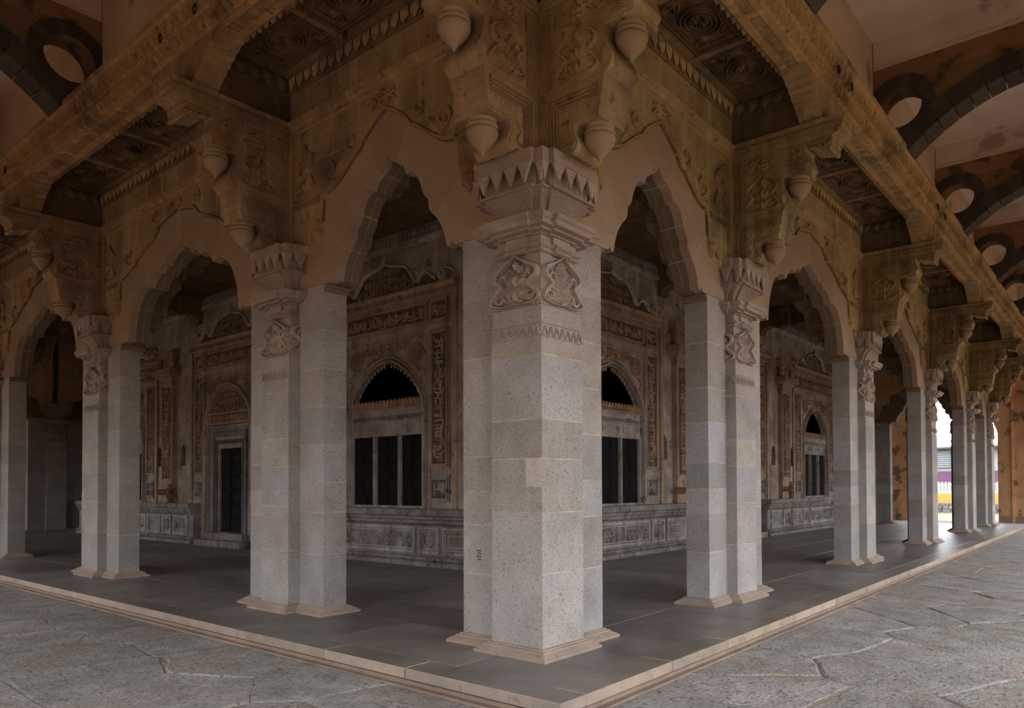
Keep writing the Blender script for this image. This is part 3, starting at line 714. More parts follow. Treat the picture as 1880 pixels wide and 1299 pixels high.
bmN,bmW,bmC=make_beam(-hN,hN),make_beam(-hW,hW),make_beam(-1.0,PC[0],True); ue={0:[],1:[],2:[]}
for j in range(5):
    wd=1 if 0<j<4 else 0
    place((bmN,bmW)[wd],ue[wd],(0,bay_at(j),0),0,f'moulded stone eaves beam with dentils over the {BN[j]}, left-hand row','eaves beams')
    place((bmN,bmW)[wd],ue[wd],(bay_at(j),0,0),PI/2,f'moulded stone eaves beam with dentils over the {BN[j]}, right-hand row','eaves beams',tint_right)
place(bmC,ue[2],(0,0,0),0,'short moulded beam end above the corner pillar, left-hand row','eaves beams')
c=copy_tree(bmC); c.rotation_euler=(0,0,PI/2); c.scale=(1,-1,1); c['label']='short moulded beam end above the corner pillar, right-hand row'
# iron rings on the beams
def make_ring():
    root=thing('iron_ring',None,'ring')
    m=MB(); n=14
    pts=[(0,.032*math.cos(2*PI*k/n),-.055+.045*math.sin(2*PI*k/n)) for k in range(n)]
    rr=[]
    for k in range(n):
        a=2*PI*k/n; rr.append([(.008*math.cos(b),(.032+.008*math.sin(b))*math.cos(a),-.055+(.045+.008*math.sin(b))*math.sin(a)) for b in [2*PI*q/6 for q in range(6)]])
    m.loft(rr+[rr[0]],cap=False); m.build('ring_loop',IRON,root)
    m=MB(); m.lathe([(.001,.0),(.014,.0),(.014,-.018),(.001,-.022)],0,0,8); m.build('eye_bolt',IRON,root)
    return root
rg=make_ring(); ur=[]
for i,(t,side,lab) in enumerate(((4.22,'R','nearer of two rings on the beam above the first right-hand bracket'),(4.74,'R','farther of two rings on the beam above the first right-hand bracket'),(9.87,'R','nearer of two rings on the beam above the second right-hand bracket'),(10.5,'R','farther of two rings on the beam above the second right-hand bracket'),(3.75,'L','nearer of two rings on the beam above the first left-hand bracket'),(4.55,'L','farther of two rings on the beam above the first left-hand bracket'),(10.0,'L','nearer of two rings on the beam above the second left-hand bracket'),(10.6,'L','farther of two rings on the beam above the second left-hand bracket'))):
    loc=(-1.172,t,6.56) if side=='L' else (t,-1.172,6.56)
    place(rg,ur,loc,0 if side=='L' else PI/2,'iron ring, '+lab,'iron rings on the beams')
for i,(loc,lab) in enumerate((((-.0,2.9,6.50),'under the narrow left-hand coffered ceiling'),((.05,5.6,6.50),'under the second left-hand coffered ceiling'))):
    place(rg,ur,(.09,loc[1],6.56),0,'iron ring hanging '+lab,'iron rings on the beams')

# ================================================================== outer arcade, vaults, ceilings
def pointed(d,h,z0,z1):
    t=min(1,abs(d)/h); return z0+(z1-z0)*(1-t**1.75)**.72
def strip_wall(mb, fn, t0,t1,z0,z1, ops, d0,d1):
    """wall between depths d0,d1 with openings (centre, half, zbot, top(d)); fn(t,z,d)"""
    cuts={t0,t1}
    for c,h,zb,tp in ops:
        for k in range(17): cuts.add(c-h+2*h*k/16)
    cs=sorted(x for x in cuts if t0<=x<=t1)
    for a,b in zip(cs,cs[1:]):
        if b-a<1e-5: continue
        m=(a+b)/2; op=[o for o in ops if o[0]-o[1]<m<o[0]+o[1]]
        segs=[(z0,z0,z1,z1)]
        for c,h,zb,tp in op:
            segs=[]
            if zb>z0: segs.append((z0,z0,zb,zb))
            segs.append((tp(a-c),tp(b-c),z1,z1))
        for (pa,pb,qa,qb) in segs:
            vs=[fn(a,pa,d0),fn(b,pb,d0),fn(b,qb,d0),fn(a,qa,d0),fn(a,pa,d1),fn(b,pb,d1),fn(b,qb,d1),fn(a,qa,d1)]
            mb.add(vs,[(0,1,2,3),(7,6,5,4),(0,4,5,1),(3,2,6,7),(0,3,7,4),(1,5,6,2)])
TR=[-1.6+4.65*k for k in range(7)]        # piers and transverse arches
OA=-5.3
opn=[(t+2.325,1.68,GZ,lambda d:pointed(d,1.68,2.7,4.45)) for t in [-6.25]+TR]
opr=[(t+2.325,1.88,GZ,lambda d:pointed(d,1.88,3.4,5.35)) for t in [-6.25]+TR]
opf=[(2.46+4.65*k,1.75,GZ,lambda d:pointed(d,1.75,3.7,5.6)) for k in range(-1,6)]
for nm,fnw,ops,lab in (('wall_outer_left',lambda t,z,d:(OA-d,t,z),opn,'ochre plastered outer arcade wall behind the camera, left-hand side'),('wall_outer_front',lambda t,z,d:(t,OA-d,z),opr,'ochre plastered outer arcade wall behind the camera, right-hand side'),('wall_outer_far_right',lambda t,z,d:(FAR-OA+d,t,z),opf,'peeling ochre outer arcade wall at the far end of the right-hand walk'),('wall_outer_far_left',lambda t,z,d:(t,FAR-OA+d,z),[q for q in opf if q[0]>9 or q[0]<0],'ochre outer arcade wall at the far end of the left-hand walk')):
    mb=MB(); strip_wall(mb,fnw,OA-1.2,FAR-OA+1.2,GZ-.02,8.7,ops,0,2.1 if nm=='wall_outer_left' else 1.2)
    ow=tag(mb.build(nm,OCHRE),lab,'wall',kind='structure')
    if nm=='wall_outer_far_right':
        for c in (.14,-1.0):
            m=MB(); m.box(FAR-OA-.06,FAR-OA,c-.06,c+.06,GZ,6.4); m.build('pilaster_strip',OCHRE,ow,(1.2,1.1,1.0))
        m=MB(); m.box(FAR-OA-.05,FAR-OA,-5,.70,GZ,.12); m.build('skirting',KERB,ow,(.8,.7,.6))
# upper wall over the eaves beams and vault ceilings
mb=MB()
mb.box(-.70,-.55,-.70,FAR+.70,6.75,8.7); mb.box(-.70,FAR+.70,-.70,-.55,6.75,8.7); mb.box(FAR+.55,FAR+.70,-.70,FAR+.7,6.5,8.7); mb.box(-.7,FAR+.7,FAR+.55,FAR+.7,6.5,8.7)
tag(mb.build('wall_upper',PLASTER,color=(.95,.85,.75)),'stained plaster wall above the eaves beams','wall',kind='structure')
mb=MB(); mb.box(OA-1.2,FAR-OA+1.2,OA-1.2,FAR-OA+1.2,8.55,8.9)
tag(mb.build('ceiling_vault',PLASTER),'pale flaking plaster ceiling of the outer walk','ceiling',kind='structure')
mb=MB(); mb.box(.2,FAR-.2,.2,FAR-.2,6.60,6.75); mb.box(FAR-.3,FAR+.6,-.6,FAR+.6,6.6,6.75); mb.box(-.6,FAR+.6,FAR-.3,FAR+.6,6.6,6.75)
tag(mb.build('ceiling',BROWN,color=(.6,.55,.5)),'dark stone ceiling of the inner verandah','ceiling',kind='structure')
def soff(v):      # v: distance out from the beam line, 0.55 .. 5.3
    t=abs(v-2.92)/2.42; t=min(1,t); return 5.55+1.88*(1-t**1.9)**.72
def extr(v):
    t=min(1,abs(v-2.92)/2.9); return 5.9+1.98*(1-t**1.8)**.8
OCV,OCZ,OCR=1.10,7.40,.31
def make_vault_arch():
    root=thing('vault_arch',None,'arch')
    fn=lambda u,v,d:(-u,d,v)
    # voussoirs
    vs_=[1.22+4.06*k/19 for k in range(20)]
    for a,b in zip(vs_,vs_[1:]):
        def up_n(v):
            e=.01; tx,tz=2*e,soff(v+e)-soff(v-e); l=math.hypot(tx,tz); nx,nz=-tz/l,tx/l; return (v+nx*.30,soff(v)+nz*.30)
        p=[(a,soff(a)),((a+b)/2,soff((a+b)/2)),(b,soff(b)),up_n(b),up_n(a)]
        m=MB(); m.prism(offset_poly(p,-.006),-.23,.23,fn); k=random.uniform(.8,1.25); m.build('voussoir',DARKST,root,(k,k,k))
    # wall above with the round opening
    m=MB(); N=60
    cs=sorted(set([.71+4.57*k/N for k in range(N+1)]+[OCV-OCR*math.cos(PI*k/14) for k in range(15)]))
    for (lo,hi,nm,mt,col) in ((None,7.80,'spandrel_wall',OCHRE,(.42,.40,.38)),(7.80,8.12,'rough_band',OCHRE,(.55,.5,.46)),(8.12,8.56,'plaster_band',PLASTER,(1,1,1))):
        m=MB()
        for a,b in zip(cs,cs[1:]):
            if b-a<1e-4: continue
            def solid(pa,pb,qa,qb):
                q=[fn(a,pa,-.2),fn(b,pb,-.2),fn(b,qb,-.2),fn(a,qa,-.2),fn(a,pa,.2),fn(b,pb,.2),fn(b,qb,.2),fn(a,qa,.2)]
                m.add(q,[(0,1,2,3),(7,6,5,4),(0,4,5,1),(3,2,6,7)])
            if lo is None:
                la,lb=(soff(a)+.10,soff(b)+.10) if a>=1.2 else (6.78,6.78)
                if abs((a+b)/2-OCV)<OCR:
                    ha=math.sqrt(max(0,OCR**2-(a-OCV)**2)); hb_=math.sqrt(max(0,OCR**2-(b-OCV)**2))
                    if OCZ-ha>la or OCZ-hb_>lb: solid(min(la,OCZ-ha),min(lb,OCZ-hb_),OCZ-ha,OCZ-hb_)
                    solid(max(la,OCZ+ha),max(lb,OCZ+hb_),hi,hi)
                else: solid(min(la,hi),min(lb,hi),hi,hi)
            else: solid(lo,lo,hi,hi)
        m.build(nm,mt,root,col)
    for k in range(16):
        t0,t1=2*PI*k/16,2*PI*(k+1)/16
        p=[(OCV+r*math.cos(t),OCZ+r*math.sin(t)) for r,t in ((OCR,t0),(OCR,(t0+t1)/2),(OCR,t1),(.52,t1),(.52,t0))]
        if min(b-soff(a) for a,b in p)<.12: continue
        m=MB(); m.prism(offset_poly(p,-.005),-.215,.215,fn); q=random.uniform(.8,1.2); m.build('ring_stone',DARKST,root,(q,q,q))
    m=MB(); m.box(-5.28,-.71,-.23,.23,8.10,8.14); m.build('moulding_line',PLASTER,root,(.9,.8,.7))
    return root
va=make_vault_arch(); uv=[]
NTH=['','nearest','second','third','fourth','fifth','last']
for k,t in enumerate(TR):
    if k==0: continue
    place(va,uv,(0,t,0),0,f'{NTH[k]} dark voussoired vault arch with round opening above the left-hand walk','vault arches over the outer walks')
for k,t in enumerate(TR):
    if k==0: continue
    place(va,uv,(t,0,0),PI/2,f'{NTH[k]} dark voussoired vault arch with round opening above the right-hand walk','vault arches over the outer walks')

# ================================================================== carved sepulchre walls
WC=[8.05,14.28,20.5]; TE=23.8; PIL=[WC[1]-3.3,WC[1]+3.3]
ops=[]
warch=lambda d:pointed(d,1.18,3.08,4.02)
for c in (WC[0],WC[2]): ops.append((c,1.18,1.08,warch))
ops.append((WC[1],.56,.34,lambda d:2.5))
for p in PIL:
    for q in (-.74,.72): ops.append((p+q,.15,2.10,lambda d:pointed(d,.15,2.48,2.68)))
def make_tomb(side):
    fn=(lambda t,z,d:(XW+d,t,z)) if side=='left' else (lambda t,z,d:(t,XW+d,z))
    mb=MB(); strip_wall(mb,fn,XW if side=='left' else XW+.15,TE,0,6.6,ops,0,.15)
    return tag(mb.build('wall_'+side,TGREY,color=(1.15,1.02,.92)),f'weathered carved stone wall of the sepulchre, {side}-hand side','wall',kind='structure')
wl,wr=make_tomb('left'),make_tomb('right')
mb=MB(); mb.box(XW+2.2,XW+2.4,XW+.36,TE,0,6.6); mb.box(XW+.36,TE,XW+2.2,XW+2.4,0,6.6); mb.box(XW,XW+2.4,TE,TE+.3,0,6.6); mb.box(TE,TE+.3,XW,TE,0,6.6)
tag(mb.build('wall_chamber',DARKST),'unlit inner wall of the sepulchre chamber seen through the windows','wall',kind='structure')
F0=lambda u,v,d:(-d,u,v)
def run_prof(prof,u0,u1,name,mt,par,col):
    m=MB(); m.loft([[(-n,u,z) for n,z in prof] for u in (u0,u1)],cap=True)
    m.f=m.f[:]; return m.build(name,mt,par,col)
def plate(u0,u1,v0,v1,n0,n1,name,mt,par,col):
    m=MB(); m.box(-n1,-n0,u0,u1,v0,v1,.004 if n1-n0>.012 else 0); return m.build(name,mt,par,col)
CG=(1,1,1); CB=(1,.95,.9)
def panel(par,u0,u1,v0,v1,seed,n,vert=False,mt=TBROWN,col=CB,wd=.026):
    """inscription panel: sunk dark ground, moulded frame, raised lettering"""
    g=plate(u0,u1,v0,v1,-.002,.006,'inscription_panel',TRECESS,par,(1.1,1.05,1))
    m=MB(); f=lambda u,v,d:(-.006-d,u,v)
    frame_ridge(m,u0-.045,u1+.045,v0-.045,v1+.045,.04,.035,f); frame_ridge(m,u0-.09,u1+.09,v0-.09,v1+.09,.02,.02,f)
    m.build('panel_frame',mt,g,col)
    m=MB(); script(m,u0+.02,u1-.02,v0+.02,v1-.02,f,n,wd,.02,vert,seed); m.build('carved_lettering',mt,g,tuple(c*1.35 for c in col),'stuff')
    return g
def gable(par,hw,z0,z1,seed):
    L=[(0,z1),(.08,z1-.10),(.35,z1-.16),(.62,z1-.24),(.82,z0+.22),(.92,z0+.10)]
    a=[(hw/1.62*u,v) for u,v in smooth(L,4)]
    b=[(hw/1.62*u,v) for u,v in smooth([(.92,z0+.10),(1.05,z0+.24),(1.22,z0+.24),(1.36,z0+.12),(1.45,z0+.08)],4)]
    m=MB(); f=lambda u,v,d:(-.01-d,u,v)
    poly=a+b+[(hw*.9,z0)]; full=[(-u,v) for u,v in reversed(poly[1:])]+poly
    g=MB(); g.prism(full,0,.012,lambda u,v,d:(-d,u,v)); go=g.build('gable_field',TRECESS,par,(1.25,1.1,1.0))
    for sg in (-1,1):
        m.ridge([(sg*u,v) for u,v in a],.05,.045,f,False); m.ridge([(sg*u,v) for u,v in b],.05,.045,f,False)
        m.ridge([(sg*(u+hw*.97),v+z0+.13) for u,v in spiral(0,0,.12,1.6,PI,-1,18)],.045,.045,f)
        m.ridge([(sg*u,v) for u,v in smooth([(hw*.97,z0+.25),(hw*1.1,z0+.22),(hw*1.2,z0+.10)],4)],.04,.04,f)
    m.ridge([(0,z1),(0,z1+.1)],.06,.04,f,False)
    m.build('gable_outline',TGREY,go,(1.7,1.62,1.55))
    m=MB()
    for r in range(3):
        zz=z0+.02+r*.17; wv=hw*(.52-.13*r); script(m,-wv,wv,zz,zz+.19,f,int(30-7*r),.02,.018,False,seed+r)
    m.build('carved_lettering',TBROWN,go,(1.05,.98,.9),'stuff')
def medallion(par,u,v,r):
    m=MB(); f=lambda a,b,d:(-.004-d,a,b)
    for q in (1,.72,.45): m.ridge([(u+r*q*math.cos(2*PI*k/20),v+r*q*math.sin(2*PI*k/20)) for k in range(21)],.022,.022,f,False)
    for k in range(14):
        t=2*PI*k/14; m.petal((u+r*.5*math.cos(t),v+r*.5*math.sin(t)),(u+r*.95*math.cos(t),v+r*.95*math.sin(t)),r*.26,.022,f,3)
        m.petal((u,v),(u+r*.42*math.cos(t),v+r*.42*math.sin(t)),r*.16,.02,f,3)
    m.build('medallion',TBROWN,par,(1.1,1,.92))
def arch_band(par,h,z0,z1,zb,wd,ht,col,mt=TBROWN):
    m=MB(); pts=[(-h,zb)]+[(-h+2*h*k/40,pointed(-h+2*h*k/40,h,z0,z1)) for k in range(41)]+[(h,zb)]
    m.ridge(pts,wd,ht,F0,False); m.build('arch_moulding',mt,par,col)
def common(par,seed,half,zb=1.07):
    for sg in (-1,1):
        a,b=(1.42,1.80)
        panel(par,min(sg*a,sg*b),max(sg*a,sg*b),1.93,4.42,seed+1+sg,34,True)
        panel(par,min(sg*a,sg*b),max(sg*a,sg*b),4.70,5.02,seed+5+sg,7)
        panel(par,min(sg*a,sg*b),max(sg*a,sg*b),1.27,1.62,seed+9+sg,7,mt=TGREY,col=(.9,.9,.95))
        plate(min(sg*1.98,sg*2.10),max(sg*1.98,sg*2.10),1.07,5.15,-.002,.05,'edge_strip',TBROWN,par,(1.05,1,.95))
    panel(par,-1.22,1.22,4.70,5.02,seed+20,36,wd=.022)
    c=run_prof([(-.01,5.13),(.03,5.14),(.03,5.17),(.06,5.18),(.06,5.27),(.10,5.29),(.12,5.33),(.12,5.36),(.09,5.37),(-.01,5.37)],-2.12,2.12,'cornice',TBROWN,par,(1.05,1,.94))
    m=MB()
    for i in range(44):
        u=-2.08+i*.0955; m.ridge([(u,5.19),(u+.05,5.26)],.03,.02,lambda a,b,d:(-.06-d,a,b),False)
    m.build('rope_moulding',TBROWN,c,(1.1,1.02,.95),'stuff')
    gable(par,1.75,5.38,6.08,seed+30)
    m=MB(); frame_ridge(m,-1.36,1.36,zb,4.50,.05,.035,F0); frame_ridge(m,-1.28,1.28,zb,4.43,.025,.02,F0); m.build('surround_frame',TGREY,par,(1.05,1.0,.95))
    m=MB(); f=F0
    script(m,-.75,.75,4.16,4.42,f,20,.022,.02,False,seed+40)
    m.build('carved_lettering',TBROWN,par,(1.15,1.05,.95),'stuff')
    for sg in (-1,1):
        medallion(par,sg*.93,4.12,.21)
        m=MB()
        m.ridge(smooth([(sg*1.15,3.25),(sg*1.2,3.45),(sg*1.08,3.6),(sg*1.18,3.75),(sg*1.0,3.88)],4),.035,.025,F0)
        for k in range(4): m.petal((sg*1.16,3.3+k*.14),(sg*(1.02+.05*k),3.42+k*.14),.07,.025,F0,4)
        m.build('bouquet_relief',TBROWN,par,(1.1,1.0,.92),'stuff')
def make_window():
    root=bpy.data.objects.new('window_1',None); C.objects.link(root); tag(root,None,'window',kind='structure')
    common(root,100,2.1)
    arch_band(root,1.21,3.10,4.07,1.08,.06,.06,(1.1,1.06,1.0),TGREY); arch_band(root,1.275,3.12,4.16,1.08,.03,.035,(1.0,.95,.9))
    # posts, lintel with panels, cresting
    for u in (-1.155,-.39,.39,1.155): plate(u-.03,u+.03,1.08,2.56,-.12,-.01,'post',TGREY,root,(1.15,1.12,1.08))
    for u in (-.39,.39): plate(u-.012,u+.015,1.08,2.56,-.01,0.01,'post_bead',TGREY,root,(1.2,1.15,1.1))
    lt=plate(-1.18,1.18,2.52,3.10,-.16,-.02,'lintel',TGREY,root,(1.05,1.02,.98))
    for c in (-.78,0,.78): 
        m=MB(); f=lambda u,v,d:(.02-d,u,v); frame_ridge(m,c-.31,c+.31,2.63,2.80,.03,.025,f); frame_ridge(m,c-.25,c+.25,2.68,2.755,.015,.015,f); m.build('lintel_panel',TGREY,lt,(1.15,1.12,1.08))
    m=MB(); f=lambda u,v,d:(.02-d,u,v)
    for i in range(38): m.ridge([(-1.07+i*.0575,2.86),(-1.04+i*.0575,2.92)],.025,.02,f,False)
    m.box(-.03,.02,-1.10,1.10,2.83,2.85); m.box(-.03,.02,-1.10,1.10,2.93,2.955)
    m.build('rope_moulding',TGREY,lt,(1.1,1.05,1.0),'stuff')
    m=MB(); m.box(-.02,.0,-1.18,1.18,3.06,3.20)
    for i in range(20):
        u=-1.10+i*.1155; m.ridge([(u-.04,3.09),(u,3.19),(u+.04,3.09)],.03,.02,lambda a,b,d:(-.02-d,a,b),False)
        m.petal((u,3.18),(u,3.27),.08,.02,lambda a,b,d:(-.0-d,a,b),4)
        m.petal((u,3.18),(u+.05,3.25),.03,.02,lambda a,b,d:(-.0-d,a,b),3)
    m.build('cresting',TBROWN,root,(1.1,1.0,.9))
    m=MB()
    for sg in (-1,1):
        for k in range(10):
            d=sg*(1.04-.1*k); z=pointed(d,1.10,3.12,4.0); m.petal((d,z+.02),(d-sg*.05,z-.08),.09,.02,lambda a,b,e:(.06-e,a,b),4)
    m.build('arch_fringe',TBROWN,root,(.9,.82,.74))
    for c in (-.77,0,.77):
        for sg in (-1,1):
            u0,u1=(c-.36,c-.005) if sg<0 else (c+.005,c+.36)
            sh=plate(u0,u1,1.085,2.515,-.13,-.08,'shutter',WOOD,root,None)
            for i in range(5):
                z=1.11+i*.28; plate(u0+.055,u1-.055,z+.03,z+.25,-.085,-.062,'shutter_panel',WOOD,sh,None)
        m=MB()
        for i in range(3): m.box(.05,.08,c-.03,c+.03,1.25+i*.5,1.28+i*.5)
        m.build('shutter_latch',IRON,root)
    return root
def make_door():
    root=bpy.data.objects.new('door_1',None); C.objects.link(root); tag(root,None,'door',kind='structure')
    common(root,300,2.1,.02)
    arch_band(root,1.16,3.28,4.16,.3,.07,.07,(1.25,1.22,1.18),TGREY); arch_band(root,1.06,3.28,4.05,.3,.04,.04,(1.0,.95,.9))
    m=MB(); poly=[(-1.03,3.1)]+[(-1.03+2.06*k/30,pointed(-1.03+2.06*k/30,1.03,3.28,4.0)) for k in range(31)]+[(1.03,3.1)]
    m.prism(poly,0,.012,lambda u,v,d:(-d,u,v)); ty=m.build('tympanum',TRECESS,root,(1.3,1.2,1.1))
    m=MB()
    for r,(wv,z) in enumerate(((.85,3.44),(.62,3.62),(.35,3.80))): script(m,-wv,wv,z,z+.19,lambda a,b,d:(-.012-d,a,b),26-7*r,.02,.02,False,330+r)
    m.build('carved_lettering',TBROWN,ty,(1.15,1.05,.95),'stuff')
    m=MB(); m.box(-.05,0,-1.03,1.03,3.13,3.17); m.box(-.07,0,-1.03,1.03,3.40,3.43)
    for i in range(17):
        u=-.98+i*.1225; m.lathe([(.02,3.17),(.028,3.20),(.04,3.27),(.035,3.33),(.02,3.36),(.03,3.40)],-.03,u,8)
    m.build('baluster_frieze',TBROWN,root,(1.1,1.02,.95))
    for q,(h,zt,dp) in enumerate(((1.0,3.06,.02),(.86,2.95,.045),(.72,2.72,.025))):
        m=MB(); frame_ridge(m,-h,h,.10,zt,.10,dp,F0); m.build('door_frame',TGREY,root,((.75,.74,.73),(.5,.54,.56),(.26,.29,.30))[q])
    m=MB()
    for i in range(30): m.ridge([(-.80+i*.054,2.80),(-.77+i*.054,2.88)],.028,.02,lambda a,b,d:(-.02-d,a,b),False)
    m.build('rope_moulding',TGREY,root,(1.1,1.06,1.02),'stuff')
    for sg in (-1,1):
        u0,u1=(-.55,-.006) if sg<0 else (.006,.55)
        lf=plate(u0,u1,.34,2.50,-.13,-.06,'door_leaf',WOOD,root,None)
        for i in range(6):
            z=.40+i*.35; plate(u0+.07,u1-.07,z,z+.27,-.07,-.03,'door_panel',WOOD,lf,None)
        m=MB()
        for i in range(7):
            for k in range(5):
                m.lathe([(.03,0),(.022,.012),(.001,.02)],0,0,6); n0=len(m.v)-18
                for q in range(n0,len(m.v)):
                    x,y,z=m.v[q]; m.v[q]=(.06-z-.005,u0+.06+k*(u1-u0-.12)/4+x,.36+i*.35+y)
        m.build('door_studs',IRON,lf,None,'stuff')
    plate(-1.15,1.15,0,.16,-.1,.38,'door_step',TGREY,root,(.7,.68,.66)); plate(-.95,.95,.16,.33,-.1,.2,'door_step',TGREY,root,(.75,.72,.7))
    return root
win,door=make_window(),make_door(); uw=[]
n_=0
def put(proto,first,name,label,loc,rz):
    o=proto if first else copy_tree(proto); o.name=name; o.location=loc; o.rotation_euler=(0,0,rz); o['label']=label
put(win,1,'window_1','shuttered pointed-arch window of the sepulchre seen through the narrow left-hand bay',(XW,WC[0],0),0)
put(win,0,'window_2','shuttered pointed-arch window at the far end of the left-hand sepulchre wall',(XW,WC[2],0),0)
put(win,0,'window_3','shuttered pointed-arch window of the sepulchre seen through the narrow right-hand bay',(WC[0],XW,0),PI/2)
put(win,0,'window_4','shuttered pointed-arch window at the far end of the right-hand sepulchre wall',(WC[2],XW,0),PI/2)
put(door,1,'door_1','black studded door in a stepped frame, left-hand sepulchre wall',(XW,WC[1],0),0)
put(door,0,'door_2','black studded door in a stepped frame, right-hand sepulchre wall',(WC[1],XW,0),PI/2)
def make_engaged():
    root=thing('engaged_pilaster',None,'pilaster')
    m=MB(); m.box(-.12,.0,-.32,.32,1.07,4.40,.006); sh=m.build('shaft',TBROWN,root,(1.1,1.04,.98))
    f=lambda u,v,d:(-.12-d,u,v)
    m=MB(); m.box(-.126,-.12,-.25,.25,1.75,4.32); m.build('sunk_panel',TRECESS,sh,(1.2,1.1,1.0))
    m=MB(); script(m,-.24,.24,1.78,4.3,lambda u,v,d:(-.126-d,u,v),44,.026,.02,True,77); frame_ridge(m,-.30,.30,1.68,4.38,.03,.02,f); m.build('carved_lettering',TBROWN,sh,(1.2,1.1,1.0),'stuff')
    def rr(h,n,z): return [(0,-h,z),(-n,-h,z),(-n,h,z),(0,h,z)]
    m=MB(); m.loft([rr(.34,.14,4.38),rr(.38,.17,4.40),rr(.38,.17,4.44),rr(.35,.15,4.46),rr(.36,.16,4.52),rr(.46,.24,4.62),rr(.54,.30,4.66),rr(.56,.32,4.67),rr(.56,.32,4.70),rr(.53,.30,4.71),rr(.53,.30,4.82)]); cp=m.build('capital',TBROWN,root,(1.0,.93,.86))
    m=MB()
    for i in range(9):
        u=-.49+i*.1225; m.add([(-.31,u-.055,4.80),(-.31,u+.055,4.80),(-.325,u,4.71)],[(0,1,2)])
    m.build('hanging_leaves',TBROWN,cp,(1.05,.98,.9),'stuff')
    m=MB(); m.box(-.10,0,-.34,.34,4.82,5.15); m.box(-.18,0,-.46,.46,5.12,5.36); m.build('upper_block',TBROWN,root,(.85,.78,.7))
    for sg in (-1,1):
        m=MB(); m.lathe([(.001,4.84),(.03,4.87),(.08,4.96),(.085,5.0),(.06,5.02),(.09,5.05),(.09,5.12)],-.14,sg*.38,10); m.build('bud',TBROWN,root,(1,.93,.86))
    m=MB(); m.lathe([(.10,1.07),(.10,1.10),(.05,1.13),(.10,1.20),(.13,1.27),(.10,1.34),(.05,1.37),(.11,1.42),(.12,1.46),(.06,1.49),(.055,1.6)],-.14,-.26,12); m.build('vase_foot',TBROWN,root,(.75,.6,.52))
    for k in (0,1,2): 
        m=MB(); m.petal((.02+k*.14,1.45),(.10+k*.14,1.27),.12,.10,f,5); m.build('leaf_stub',TBROWN,root,(.7,.6,.52))
    return root
eng=make_engaged(); ug=[]
for side in ('left','right'):
    for i,p in enumerate(PIL):
        place(eng,ug,(XW,p,0) if side=='left' else (p,XW,0),0 if side=='left' else PI/2,f'inscribed engaged pilaster {"before" if i==0 else "beyond"} the door on the {side}-hand sepulchre wall','inscribed pilasters')
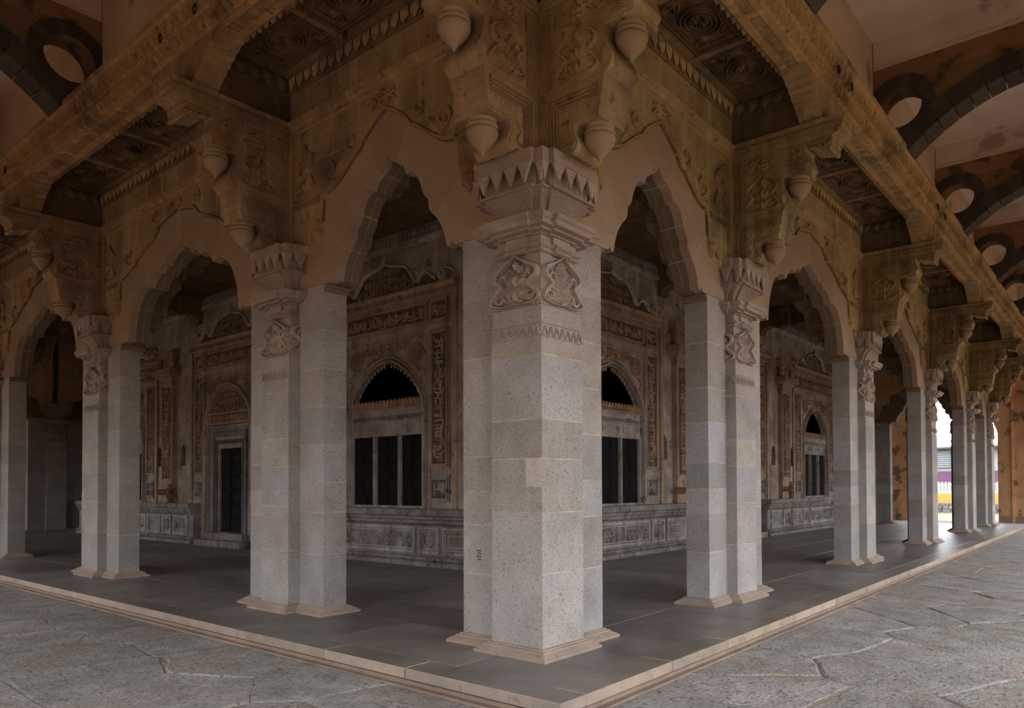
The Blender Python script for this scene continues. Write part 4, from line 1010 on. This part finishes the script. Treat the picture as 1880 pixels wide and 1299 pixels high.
# plinth bench along the walls
def make_plinth(side):
    par=wl if side=='left' else wr
    G=(lambda n,t,z:(XW-n,t,z)) if side=='left' else (lambda n,t,z:(t,XW-n,z))
    prof=[(0,0),(.30,0),(.30,.07),(.27,.09),(.24,.10),(.27,.13),(.27,.16),(.22,.18),(.20,.20),(.20,.76),(.23,.78),(.26,.80),(.26,.86),(.29,.88),(.29,.93),(.34,.95),(.34,1.07),(0,1.07)]
    R=random.Random(9)
    for (a,b) in ((XW-.20,WC[1]-1.55),(WC[1]+1.55,TE)):
        m=MB(); m.loft([[G(n,t,z) for n,z in prof] for t in (a,b)],cap=False)
        for t in (a,b):
            vs=[G(n,t,z) for n,z in prof]; m.add(vs,[tuple(x) for x in tessellate_polygon([[Vector((n,z,0)) for n,z in prof]])])
        pl=m.build('plinth_bench',TGREY,par,(.72,.72,.74))
        m=MB(); f=lambda u,v,d:G(.26+d,u,v)
        n=int((b-a)/.09)
        for i in range(n):
            u=a+(i+.5)*(b-a)/n; m.petal((u,.855),(u,.80),.07,.02,f,3); m.ridge([(u-.03,.11),(u+.02,.155)],.03,.02,lambda u,v,d:G(.25+d,u,v),False)
        m.build('bead_moulding',TGREY,pl,(1.0,.92,.85),'stuff')
        f=lambda u,v,d:G(.20+d,u,v)
        wc=WC[0] if a<WC[1] else WC[2]
        segs=[(wc-1.15,wc+1.15,'long')]
        t=wc+1.25; k=0
        while t<b-.45: wdt=.55 if k%2==0 else .85; segs.append((t,min(b-.1,t+wdt),'ros' if k%2==0 else 'sq')); t+=wdt+.12; k+=1
        t=wc-1.25; k=0
        while t>a+.45: wdt=.55 if k%2==0 else .85; segs.append((max(a+.1,t-wdt),t,'ros' if k%2==0 else 'sq')); t-=wdt+.12; k+=1
        for (u0,u1,kind) in segs:
            m=MB(); frame_ridge(m,u0,u1,.235,.73,.045,.035,f); frame_ridge(m,u0+.07,u1-.07,.305,.66,.02,.022,f); c=(u0+u1)/2
            if kind=='long':
                for q in (0,-.72,.72):
                    r=.16 if q==0 else .15
                    for rr_ in (1,.7,.4): m.ridge([(c+q+r*rr_*math.cos(2*PI*k/18),.482+r*rr_*math.sin(2*PI*k/18)) for k in range(19)],.02,.025,f,False)
                    for k in range(10):
                        th=2*PI*k/10; m.petal((c+q,.482),(c+q+r*.9*math.cos(th),.482+r*.9*math.sin(th)),.05,.03,f,3)
                for sg in (-1,1):
                    for q in (.30,.46,.92):
                        m.ridge([(c+sg*(q+.06)+u,.482+v) for u,v in spiral(0,.04,.11,1.4,PI/2,1,12)],.022,.025,f); m.ridge([(c+sg*(q+.02)+u,.482+v) for u,v in spiral(0,-.06,.09,1.4,-PI/2,-1,12)],.022,.025,f)
            elif kind=='ros':
                m.ridge([(c+.12*math.cos(2*PI*k/16),.482+.14*math.sin(2*PI*k/16)) for k in range(17)],.02,.025,f,False)
                for k in range(8):
                    th=2*PI*k/8; m.petal((c,.482),(c+.10*math.cos(th),.482+.12*math.sin(th)),.06,.03,f,3)
            else: frame_ridge(m,u0+.13,u1-.13,.365,.60,.025,.02,f); 
            m.build('plinth_panel',TGREY,pl,(1.2,1.2,1.22))
    m=MB(); m.loft([[G(n,t,z) for n,z in ((0,6.24),(.08,6.25),(.08,6.29),(.05,6.30),(.05,6.36),(0,6.36))] for t in (XW-.05,TE)],cap=False); m.build('wall_moulding',TGREY,par,(1.6,1.58,1.55))
    m=MB(); leaf_row(m,XW,TE,6.38,6.55,lambda u,v,d:G(.01+d,u,v),.13); m.build('wall_leaf_band',TGREY,par,(1.0,1.0,1.0),'stuff')
make_plinth('left'); make_plinth('right')

mb=MB(); mb.box(-30,-29,-30,60,GZ-.2,4.2); mb.box(-29,60,-30,-29,GZ-.2,4.2)  # unseen court wall, added to keep low sky light off the upper stone
tag(mb.build('wall_court_blocker',OCHRE,color=(.45,.45,.45)),'unseen courtyard wall added behind the camera to block low sky','wall',kind='structure')
# ================================================================== beyond the far arcade
HW=mat('house_paint',(.30,.30,.30),(.25,.25,.25),.5,.9,0,10)
b=thing('house','painted village house with teal and magenta walls and a louvred window beyond the far arcade','house',loc=(50,8,GZ))
def part(nm,x0,x1,y0,y1,z0,z1,col,par=b): m=MB(); m.box(x0,x1,y0,y1,z0,z1); return m.build(nm,HW,par,col)
part('wall',0,6,-12,12,0,4.0,(.85,.87,.9)); part('magenta_band',-.05,0,-12,12,1.7,2.5,(.42,.22,.42)); part('teal_panel',-.06,0,.9,6,2.5,4.4,(.2,.42,.42))
wv=part('louvred_window',-.06,0,-2.2,-1.2,2.7,3.9,(.6,.72,.85))
for i in range(8): part('louvre',-.10,-.06,-2.15,-1.25,2.76+i*.14,2.84+i*.14,(.75,.85,.95),wv)
part('drain_pipe',-.2,-.06,-2.75,-2.6,0,4.4,(.12,.12,.13)); part('roof_edge',-.5,6,-12,12,4.0,4.12,(.3,.3,.32))
r=thing('railing','white picket railing on a yellow dwarf wall in front of the house','railing',loc=(46,7,GZ))
m=MB(); m.box(0,.2,-12,12,.45,1.05); m.build('dwarf_wall',HW,r,(1.5,1.0,.25))
m=MB(); m.box(0,.05,-12,12,1.12,1.18); m.box(0,.05,-12,12,1.62,1.68); m.build('rail',HW,r,(2.2,2.2,2.2))
me=MB(); me.box(0,.05,-.04,.04,1.05,1.78); me=me.mesh('picket',HW)
for i in range(60): obj('picket',me,r,(2.2,2.2,2.2),loc=(0,-6+i*.2,0))
m=MB(); R=random.Random(3)
root=thing('rubble_wall','low grey rubble stone wall below the railing','wall',loc=(45.5,7,GZ))
for row in range(3):
    y=-6
    while y<6:
        wd=R.uniform(.3,.6); m=MB(); m.box(0,.35,y,y+wd-.03,-.1+row*.2,.09+row*.2,.03); k=R.uniform(.25,.5); m.build('rubble_stone',GREY,root,(k*1.3,k*1.35,k*1.4)); y+=wd
